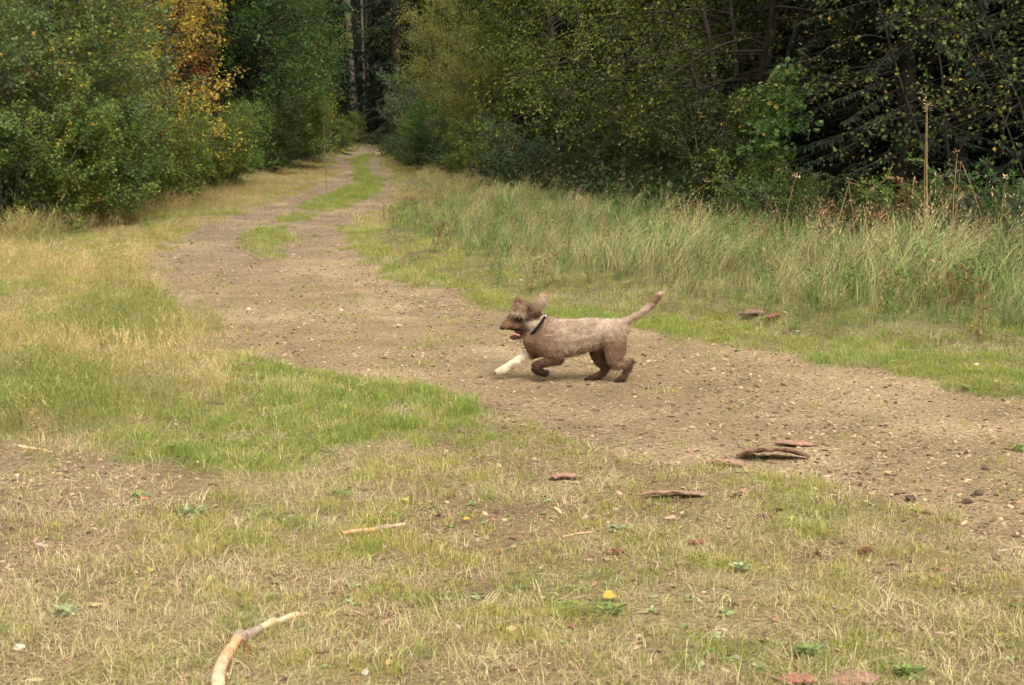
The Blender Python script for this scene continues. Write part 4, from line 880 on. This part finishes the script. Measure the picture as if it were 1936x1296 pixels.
for i, (u, v, s, mt, lb) in enumerate((
    (1025, 1127, .013, stone_pale, 'small white stone left of the fallen yellow leaf'), (1845, 694, .028, stone_pale, 'pale stone on the green verge at the right'),
    (1602, 677, .026, stone_pale, 'pale stone on the green verge right of the bark slabs'), (1508, 630, .028, stone_pale, 'pale stone at the foot of the tall grass by the bark slabs'),
    (985, 549, .022, stone_pale, 'pale stone just above the running dog head'), (1883, 726, .018, stone_pale, 'small pale stone where verge and track meet at the right'),
    (1392, 1248, .019, stone_grey, 'flat grey stone near the bottom, right of centre'), (1326, 1262, .019, stone_pale, 'yellowish flat stone lowest of the three bottom stones'),
    (1326, 1225, .018, stone_grey, 'grey stone highest of the three bottom stones'), (1368, 1190, .013, stone_pale, 'small white stone above the three bottom stones'),
    (470, 578, .028, stone_pale, 'pale stone on the left part of the track'), (645, 580, .024, stone_pale, 'pale flat stone mid track left of the dog'),
    (280, 552, .030, stone_pale, 'pale flat stone at the left border of the track'), (345, 616, .024, stone_pale, 'pale stone in the turf below the track border'),
    (265, 472, .035, stone_pale, 'white stone on the left verge where the track narrows'), (555, 480, .03, stone_pale, 'pale stone beside the grass island in the track'),
    (32, 904, .022, stone_pale, 'first pale flat stone on the stony patch at the left edge'), (58, 915, .018, stone_pale, 'second pale flat stone in the stony patch'),
    (92, 915, .018, stone_grey, 'greyish stone right of the two pale flat ones'), (76, 1036, .022, stone_grey, 'wide grey stone in the left foreground'),
    (35, 1244, .026, stone_pale, 'pale stone in the bottom left corner'), (690, 1280, .020, stone_pale, 'whitish stone at the bottom right of the curved stick'),
    (1580, 1152, .018, stone_grey, 'rounded grey brown stone in the right foreground'), (873, 716, .022, stone_grey, 'grey stone at the lower edge of the track'),
    (1320, 670, .02, stone_grey, 'grey stone on the track behind the dog tail'), (1345, 1030, .010, stone_pale, 'tiny pale stone right of the red brown flake'))):
    stone(u, v, s * .78, lb, mt, i * 7 + 1)
for i, (u, v, s, lb) in enumerate(((1720, 941, .026, 'dark earth clod standing on the right part of the track'), (1830, 945, .026, 'brown clod right of the dark earth clod'), (1850, 930, .024, 'brown clod behind the other two on the track'),
    (1863, 882, .018, 'small dark clod high on the right part of the track'), (1110, 943, .018, 'dark clod in the turf above the pale splinter'), (1168, 875, .012, 'small dark clod left of the bark pieces'),
    (535, 692, .018, 'small dark clod at the lower track border left'), (1675, 729, .014, 'tiny dark clod at the upper right border of the track'), (42, 792, .022, 'dark clod in the dry grass at the left edge'))):
    stone(u, v, s, lb, stone_dark, i * 11 + 3, 'earth clods', 'clod', 'clod', .7)
yleaf = leaf_mat('fallen_yellow_leaf', (.60, .40, .06), (.66, .48, .10), trans=.2); oleaf = leaf_mat('fallen_orange_leaf', (.60, .20, .05), (.6, .25, .05), trans=.2); pleaf = leaf_mat('fallen_pale_leaf', (.50, .50, .12), (.55, .55, .16), trans=.2)
for i, (u, v, s, mt, lb) in enumerate(((1153, 1138, .047, yleaf, 'largest fallen yellow leaf, in the foreground turf'), (284, 1096, .032, pleaf, 'pale yellow leaf in the left foreground'), (632, 1126, .028, yleaf, 'yellow leaf above the curved stick'),
    (770, 953, .04, pleaf, 'greenish yellow leaf left of centre in the turf'), (882, 986, .028, yleaf, 'small tan yellow leaf left of the pale splinter'), (936, 1042, .026, oleaf, 'orange leaf in the middle foreground'),
    (170, 541, .05, yleaf, 'yellow leaf in the dry grass at the left'), (248, 600, .045, oleaf, 'orange yellow leaf in the dry grass'), (12, 618, .045, oleaf, 'orange leaf at the left picture edge'),
    (912, 870, .025, yleaf, 'small orange yellow leaf in the middle turf'), (652, 745, .035, yleaf, 'yellow leaf on the bright green patch'), (272, 953, .026, oleaf, 'orange leaf beside the dark green weed'), (1364, 605, .035, yleaf, 'yellow leaf left of the brown verge slab'))):
    g = px_to_ground(u, v); o = link('fallen_leaf', dead_leaf(i + 50), mt); o.location = (g.x, g.y, hz(g.x, g.y) + .018); o.scale = (s, s, s); o.rotation_euler = (.3, -.2, i * 1.7); tag(o, lb, 'leaf', 'single fallen leaves')
weed_m = leaf_mat('weed_leaf', (.12, .19, .045), (.21, .28, .08), trans=.25); weed_b = leaf_mat('weed_pale_leaf', (.22, .29, .13), (.34, .40, .22), trans=.25)
for i, (u, v, s, mt, lb) in enumerate(((1520, 1243, 1.0, weed_m, 'clump of green clover in the right foreground'), (1722, 1280, 1.1, weed_m, 'clover clump at the bottom edge, right'), (262, 948, 1.0, weed_m, 'small dark green weed on the stony patch edge'),
    (642, 938, 1.1, weed_m, 'green weed above the short pale stick'), (362, 978, 1.4, weed_b, 'pale silvery weed mat in the left foreground'), (125, 1180, 1.1, weed_b, 'pale green weed in the bottom left'), (1168, 998, .9, weed_b, 'pale green weed beside the straight straw'),
    (1158, 1164, .8, weed_m, 'small weed below the largest yellow leaf'), (1400, 1082, .8, weed_b, 'pale weed below the thin splinter'), (330, 858, .9, weed_m, 'dark weed at the upper rim of the left turf'), (1830, 735, 1.0, weed_m, 'green weed on the right verge'), (1925, 845, .9, weed_m, 'green weed on the track at the right edge'))):
    g = px_to_ground(u, v); o = link('weed', rosette(i + 70, 70 if i < 2 else 34, .036 * s * (1 if v > 900 else 1.4), .0055, .7), mt)
    o.location = (g.x, g.y, hz(g.x, g.y) + .004); o.scale = (1.3, 1, 1.1); tag(o, lb, 'plant', 'single weeds in the turf')

# ------------------------------------------------------------------ the dog
CUW = 1 / 5.095 / 291.0
g0 = px_to_ground(1090, 716); DY = g0.y; DZ = hz(g0.x, g0.y)
def dp(cx, cy, dy=0.0):
    u = 900 + cx / 5.095; v = 520 + cy / 5.095; return np.array([(u - CU) / F * (DY * CP + .3) - 0, dy, (716 - v) / 291.0 * 1.01])
BR, LT, DK, VD, CR, TAN, BK, PT = (.20,.125,.085), (.41,.32,.245), (.075,.044,.03), (.03,.018,.014), (.70,.59,.46), (.22,.13,.075), (.34,.255,.19), (.15,.085,.06)
chains = [
 # torso (flattened sideways)
 (.74, [(560,640,0,95,PT),(600,600,0,150,BR),(670,578,0,182,BR),(780,580,0,184,BK),(900,578,0,176,BK),(1010,560,0,164,BK),(1120,540,0,148,BK),(1230,525,0,138,LT),(1320,512,0,122,LT),(1385,490,0,82,LT)]),
 (.74, [(680,470,0,82,LT),(800,462,0,72,LT),(950,458,0,70,LT),(1100,450,0,72,LT),(1250,455,0,72,LT),(1370,465,0,62,LT)]),
 (.74, [(640,660,0,95,PT),(760,690,0,80,BR),(900,690,0,66,BR),(1020,665,0,60,BR)]),
 # neck
 (.80, [(660,520,0,130,BR),(620,475,0,118,BR),(580,430,0,108,CR),(530,390,0,104,CR),(490,370,0,98,BR)]),
 (.80, [(560,560,0,80,DK),(530,520,0,60,DK)]),
 # skull, cheeks, tousled forehead
 (.88, [(510,345,0,86,BR),(470,318,0,88,BR),(425,312,0,76,BR),(385,318,0,60,BR)]),
 (.85, [(500,420,0,88,BR),(470,450,0,74,DK),(440,400,0,70,BR)]),
 (.85, [(400,345,0,66,BR),(375,385,0,58,DK),(350,412,0,50,BR)]),
 (.9, [(420,374,-.030,40,VD),(400,380,-.026,30,VD)]),
 (.9, [(395,342,-.035,26,BK),(440,345,-.042,24,BK)]),
 (.7, [(430,440,-.02,36,TAN),(370,452,-.015,30,BR),(330,462,-.012,24,DK)]),
 (.6, [(490,490,-.02,38,DK),(450,560,-.01,20,DK)]),
 (.8, [(405,268,.0,42,BR),(375,292,.0,40,BR)]),
 (.9, [(350,330,-.012,34,BK),(400,335,-.03,30,BK),(450,345,-.04,28,BK)]),
 # muzzle above, jaw below
 (.8, [(430,425,0,62,BR),(370,428,0,52,TAN),(320,438,0,46,TAN),(285,450,0,38,TAN)]),
 (.8, [(420,475,0,36,VD),(360,478,0,26,VD),(310,478,0,22,VD)]),
 (.75, [(500,500,0,54,VD),(455,540,0,34,VD),(400,566,0,23,DK),(345,570,0,20,DK)]),
 # ears, blown up and back
 (.42, [(545,330,-.045,50,BR),(575,290,-.05,56,BR),(606,240,-.05,60,BK),(634,195,-.045,54,BK),(650,165,-.04,40,TAN),(655,148,-.04,26,TAN)]),
 (.6, [(545,335,-.055,40,DK),(600,335,-.062,26,DK)]),
 (.6, [(520,300,-.05,34,DK),(500,370,-.058,30,DK)]),
 (.42, [(440,270,.05,40,BR),(405,235,.055,36,BR),(385,215,.055,22,TAN)]),
 # near foreleg, folded
 (.72, [(690,640,-.035,110,BR),(740,720,-.045,82,PT),(785,765,-.05,58,DK),(700,790,-.055,46,DK),(620,812,-.055,42,DK),(572,828,-.055,42,DK),(570,862,-.055,38,VD),(610,895,-.055,36,VD),(655,905,-.055,34,VD),(672,903,-.055,26,VD)]),
 # far foreleg, cream, stretched
 (.8, [(610,690,.045,80,BR),(545,730,.05,62,PT),(500,750,.05,48,CR),(420,788,.05,38,CR),(340,834,.05,32,CR),(295,866,.05,29,CR),(250,896,.05,33,CR),(215,912,.05,30,CR),(192,918,.05,20,CR)]),
 # near hind leg
 (.68, [(1290,540,-.03,130,BK),(1325,620,-.04,116,BR),(1325,700,-.048,98,BR),(1315,770,-.05,74,BR),(1335,818,-.05,52,BR),(1400,820,-.05,46,BR),(1450,805,-.05,40,BR),(1478,795,-.05,30,DK),(1462,840,-.05,30,DK),(1432,900,-.05,31,DK),(1405,950,-.05,32,DK),(1375,975,-.05,32,VD),(1340,985,-.05,22,VD)]),
 # far hind leg
 (.7, [(1200,600,.03,110,BR),(1160,690,.05,84,DK),(1165,760,.05,66,DK),(1200,820,.05,54,DK),(1240,855,.05,44,DK),(1255,880,.05,36,DK),(1215,925,.05,34,DK),(1175,960,.05,33,DK),(1120,985,.05,31,VD),(1065,995,.05,24,VD)]),
 # toes
 (.8, [(200,916,0.036,16,CR),(184,924,0.033,11,VD)]),
 (.8, [(200,916,0.050,16,CR),(184,924,0.050,11,VD)]),
 (.8, [(200,916,0.064,16,CR),(184,924,0.067,11,VD)]),
 (.8, [(1345,985,-0.064,16,VD),(1329,993,-0.067,11,VD)]),
 (.8, [(1345,985,-0.050,16,VD),(1329,993,-0.050,11,VD)]),
 (.8, [(1345,985,-0.036,16,VD),(1329,993,-0.033,11,VD)]),
 (.8, [(1070,994,0.036,16,VD),(1054,1002,0.033,11,VD)]),
 (.8, [(1070,994,0.050,16,VD),(1054,1002,0.050,11,VD)]),
 (.8, [(1070,994,0.064,16,VD),(1054,1002,0.067,11,VD)]),
 # tail
 (1.0, [(1360,450,0,58,LT),(1410,430,0,42,BK),(1480,390,0,36,BK),(1560,345,0,34,BK),(1640,290,0,32,BK),(1700,230,0,30,BR),(1735,175,0,27,BR),(1748,145,0,22,LT)]),
]
sp_c, sp_r, sp_f, sp_col = [], [], [], []
for flat, ch in chains:
    for a, b in zip(ch[:-1], ch[1:]):
        pa, pb = dp(a[0], a[1], a[2]), dp(b[0], b[1], b[2]); d = np.linalg.norm(pa - pb); n = max(2, int(d / (min(a[3], b[3]) * CUW * .3)) + 1)
        for i in range(n + 1):
            t = i / n; sp_c.append(pa * (1 - t) + pb * t); sp_r.append((a[3] * (1 - t) + b[3] * t) * CUW); sp_f.append(flat); sp_col.append(np.array(a[4]) * (1 - t) + np.array(b[4]) * t)
sp_c = np.array(sp_c); sp_r = np.array(sp_r); sp_f = np.array(sp_f); sp_col = np.array(sp_col)
bm = bmesh.new(); bmesh.ops.create_icosphere(bm, subdivisions=2, radius=1); iv = np.array([v.co[:] for v in bm.verts]); ifc = np.array([[v.index for v in f.verts] for f in bm.faces]); bm.free()
VV = sp_c[:, None] + iv[None] * (sp_r[:, None, None] * np.stack([np.ones_like(sp_f), sp_f, np.ones_like(sp_f)], -1)[:, None]); FF = (ifc[None] + (np.arange(len(sp_c)) * len(iv))[:, None, None])
tmp = bpy.data.objects.new('tmp', mesh_np('tmp', VV.reshape(-1, 3), FF.ravel(), 3)); COL.objects.link(tmp)
rm = tmp.modifiers.new('r', 'REMESH'); rm.mode = 'VOXEL'; rm.voxel_size = .0045
sm = tmp.modifiers.new('s', 'SMOOTH'); sm.factor = .5; sm.iterations = 4
dg = bpy.context.evaluated_depsgraph_get(); body_me = bpy.data.meshes.new_from_object(tmp.evaluated_get(dg)); bpy.data.objects.remove(tmp)
nv = len(body_me.vertices); bv = np.zeros(nv * 3, np.float32); body_me.vertices.foreach_get('co', bv); bv = bv.reshape(-1, 3).astype(float)
bn = np.zeros(nv * 3, np.float32); body_me.vertices.foreach_get('normal', bn); bn = bn.reshape(-1, 3)
def dog_col(P):
    out = np.zeros((len(P), 3))
    for i in range(0, len(P), 4000):
        q = P[i:i + 4000]; dv = (q[:, None] - sp_c[None]) / np.stack([np.ones_like(sp_f), sp_f, np.ones_like(sp_f)], -1)[None]
        d = np.linalg.norm(dv, axis=2) / sp_r[None] ; w = np.exp(-((d - d.min(1)[:, None]) * 14)); w /= w.sum(1)[:, None]; out[i:i + 4000] = w @ sp_col
    return out
nz = lambda P, s, k: fbm(P[:, 0] * s + k, P[:, 2] * s + P[:, 1] * s * .7, k)
bv += bn * ((nz(bv, 55, 3) - .5) * .010 + (nz(bv, 22, 4) - .5) * .008)[:, None]
bcol = dog_col(bv)
mott = (.55 + .9 * nz(bv, 42, 6)) * (.82 + .36 * nz(bv, 9, 7))
body_me.vertices.foreach_set('co', bv.astype(np.float32).ravel())
a = body_me.attributes.new('tint', 'FLOAT_COLOR', 'POINT'); cc_ = np.ones((nv, 4), np.float32); cc_[:, :3] = bcol * mott[:, None] / .5; a.data.foreach_set('color', cc_.ravel())
for p in body_me.polygons: p.use_smooth = True
dog = empty('dog', (0, DY, DZ), 'brown curly coated dog running left across the track, ears flying', 'dog')
dog.location = (0, DY, DZ + .002)
def attr_mat(name, rough=.95, bump=True):
    m = rough_mat(name, (.42, .42, .42), (.58, .58, .58), 160, .6, .003, tint=True, rough=rough, spec=.1); return m
coat_m = attr_mat('dog_coat')
body_me.materials.clear(); body = link('body', body_me, coat_m, dog)
body_me.update()
# curly coat: short bent locks rooted all over the skin
tri = []; 
body_me.calc_loop_triangles(); nt_ = len(body_me.loop_triangles); ti = np.zeros(nt_ * 3, np.int32); body_me.loop_triangles.foreach_get('vertices', ti); ti = ti.reshape(-1, 3)
A_, B_, C_ = bv[ti[:, 0]], bv[ti[:, 1]], bv[ti[:, 2]]; ar = np.linalg.norm(np.cross(B_ - A_, C_ - A_), axis=1); ar /= ar.sum()
NF = 30000; rf = np.random.default_rng(5); pick = rf.choice(nt_, NF, p=ar); w = rf.dirichlet([1, 1, 1], NF); P0 = A_[pick] * w[:, :1] + B_[pick] * w[:, 1:2] + C_[pick] * w[:, 2:]
N0 = bn[ti[pick, 0]].astype(float); rnd = rf.normal(0, 1, (NF, 3)); Tn = np.cross(N0, rnd); Tn /= np.linalg.norm(Tn, axis=1)[:, None] + 1e-9
back = np.array([.7, 0, -.15]); Tn = Tn + back; Sd = np.cross(N0, Tn); Sd /= np.linalg.norm(Sd, axis=1)[:, None] + 1e-9
fc = dog_col(P0)
head = sstep(-.02, -.06, P0[:, 0] - dp(640, 400)[0]) * sstep(.22, .28, P0[:, 2])
mouth = (P0[:, 0] < dp(515, 0)[0]) & (P0[:, 2] < dp(0, 462)[2]) & (P0[:, 2] > dp(0, 600)[2]); head = np.where(mouth, 0, head)
L0 = np.where(mouth, .4, 1)[:, None] * (rf.uniform(.005, .012, NF) * (1 + 2.2 * head * rf.uniform(0, 1, NF) ** 1.5))[:, None]; wd_ = (rf.uniform(.0009, .0017, NF))[:, None]
m1 = P0 + N0 * L0 * .6 + Tn * L0 * .35; m2 = P0 + N0 * L0 * .75 + Tn * L0 * 1.0
FV = np.stack([P0 - Sd * wd_ - N0 * .002, P0 + Sd * wd_ - N0 * .002, m1 + Sd * wd_ * .9, m1 - Sd * wd_ * .9, m2], 1)
fi = np.arange(NF)[:, None] * 5; Fq = np.concatenate([np.concatenate([fi + k for k in (0, 1, 2, 3)], 1), np.concatenate([fi + k for k in (3, 2, 4)], 1)], 1).ravel()
fcol = fc * (.55 + .9 * nz(P0, 42, 6))[:, None] * (.82 + .36 * nz(P0, 9, 7))[:, None] * rf.uniform(.75, 1.35, NF)[:, None]
fur_me = mesh_np('fur', FV.reshape(-1, 3), Fq, np.tile([4, 3], NF), False, np.repeat(fcol / .5, 5, 0)); link('fur', fur_me, coat_m, dog)
bvh = BVHTree.FromPolygons([Vector(v) for v in bv], [tuple(t) for t in ti])
def surf(cx, cy):
    p = dp(cx, cy, 0); h = bvh.ray_cast(Vector((p[0], -1.0, p[2])), Vector((0, 1, 0))); return np.array(h[0]) if h[0] else p
def ball(name, c, r, mat, sub=2, parent=dog, rot=0):
    bm = bmesh.new(); bmesh.ops.create_icosphere(bm, subdivisions=sub, radius=1)
    for v in bm.verts: v.co = Vector((v.co.x * r[0], v.co.y * r[1], v.co.z * r[2]))
    me = bpy.data.meshes.new(name); bm.to_mesh(me); bm.free()
    for p in me.polygons: p.use_smooth = True
    o = link(name, me, mat, parent); o.location = c; o.rotation_euler = (0, rot, 0); return o
black_m = plain_mat('nose_black', (.018, .010, .010), .35); eye_m = plain_mat('eye_dark', (.015, .008, .005), .1); tongue_m = plain_mat('tongue_pink', (.50, .20, .17), .4); metal_m = plain_mat('buckle_metal', (.75, .75, .78), .3, 1)
ball('nose', dp(258, 474, -.004), (.021, .019, .017), black_m)
e = surf(415, 378); ball('eye', e + np.array([0, .004, 0]), (.010, .008, .008), eye_m)
e2 = dp(395, 376, .055); ball('eye', e2, (.010, .008, .008), eye_m)
ball('tongue', dp(385, 540, -.004), (.036, .016, .007), tongue_m, rot=.2)
ball('mouth', dp(415, 518, 0), (.034, .018, .013), plain_mat('mouth_dark', (.03, .01, .01), .6), rot=.2)
# collar: a flat leather band round the neck, tilted with it
cc0 = dp(592, 455, 0); top = dp(668, 352, 0); bot = dp(512, 556, 0); ax1 = (top - bot) / 2; Lh = np.linalg.norm(ax1); ax1 /= Lh; nrm = np.array([ax1[2], 0, -ax1[0]]); cc0 = (top + bot) / 2
n = 48; V = []
for i in range(n):
    a = 6.2832 * i / n; rad = ax1 * math.cos(a) * Lh + np.array([0, 1, 0]) * math.sin(a) * .084; rh = rad / np.linalg.norm(rad)
    for (q, s_) in ((-1, 0), (1, 0), (1, 1), (-1, 1)): V.append(cc0 + rad + rh * (.004 * s_) + nrm * q * .0095)
Fq = []
for i in range(n):
    j = (i + 1) % n
    for k in range(4): k2 = (k + 1) % 4; Fq += [4 * i + k, 4 * i + k2, 4 * j + k2, 4 * j + k]
col = link('collar', mesh_np('collar', V, Fq, 4, False), plain_mat('collar_leather', (.012, .010, .009), .85, spec=.15), dog)
bk = ball('buckle', cc0 + ax1 * (Lh * .93) + np.array([0, -.034, 0]), (.010, .008, .014), metal_m, 1, col)
ball('tag', cc0 - ax1 * (Lh * 1.02) + np.array([0, -.02, 0]), (.006, .004, .007), metal_m, 1, col)
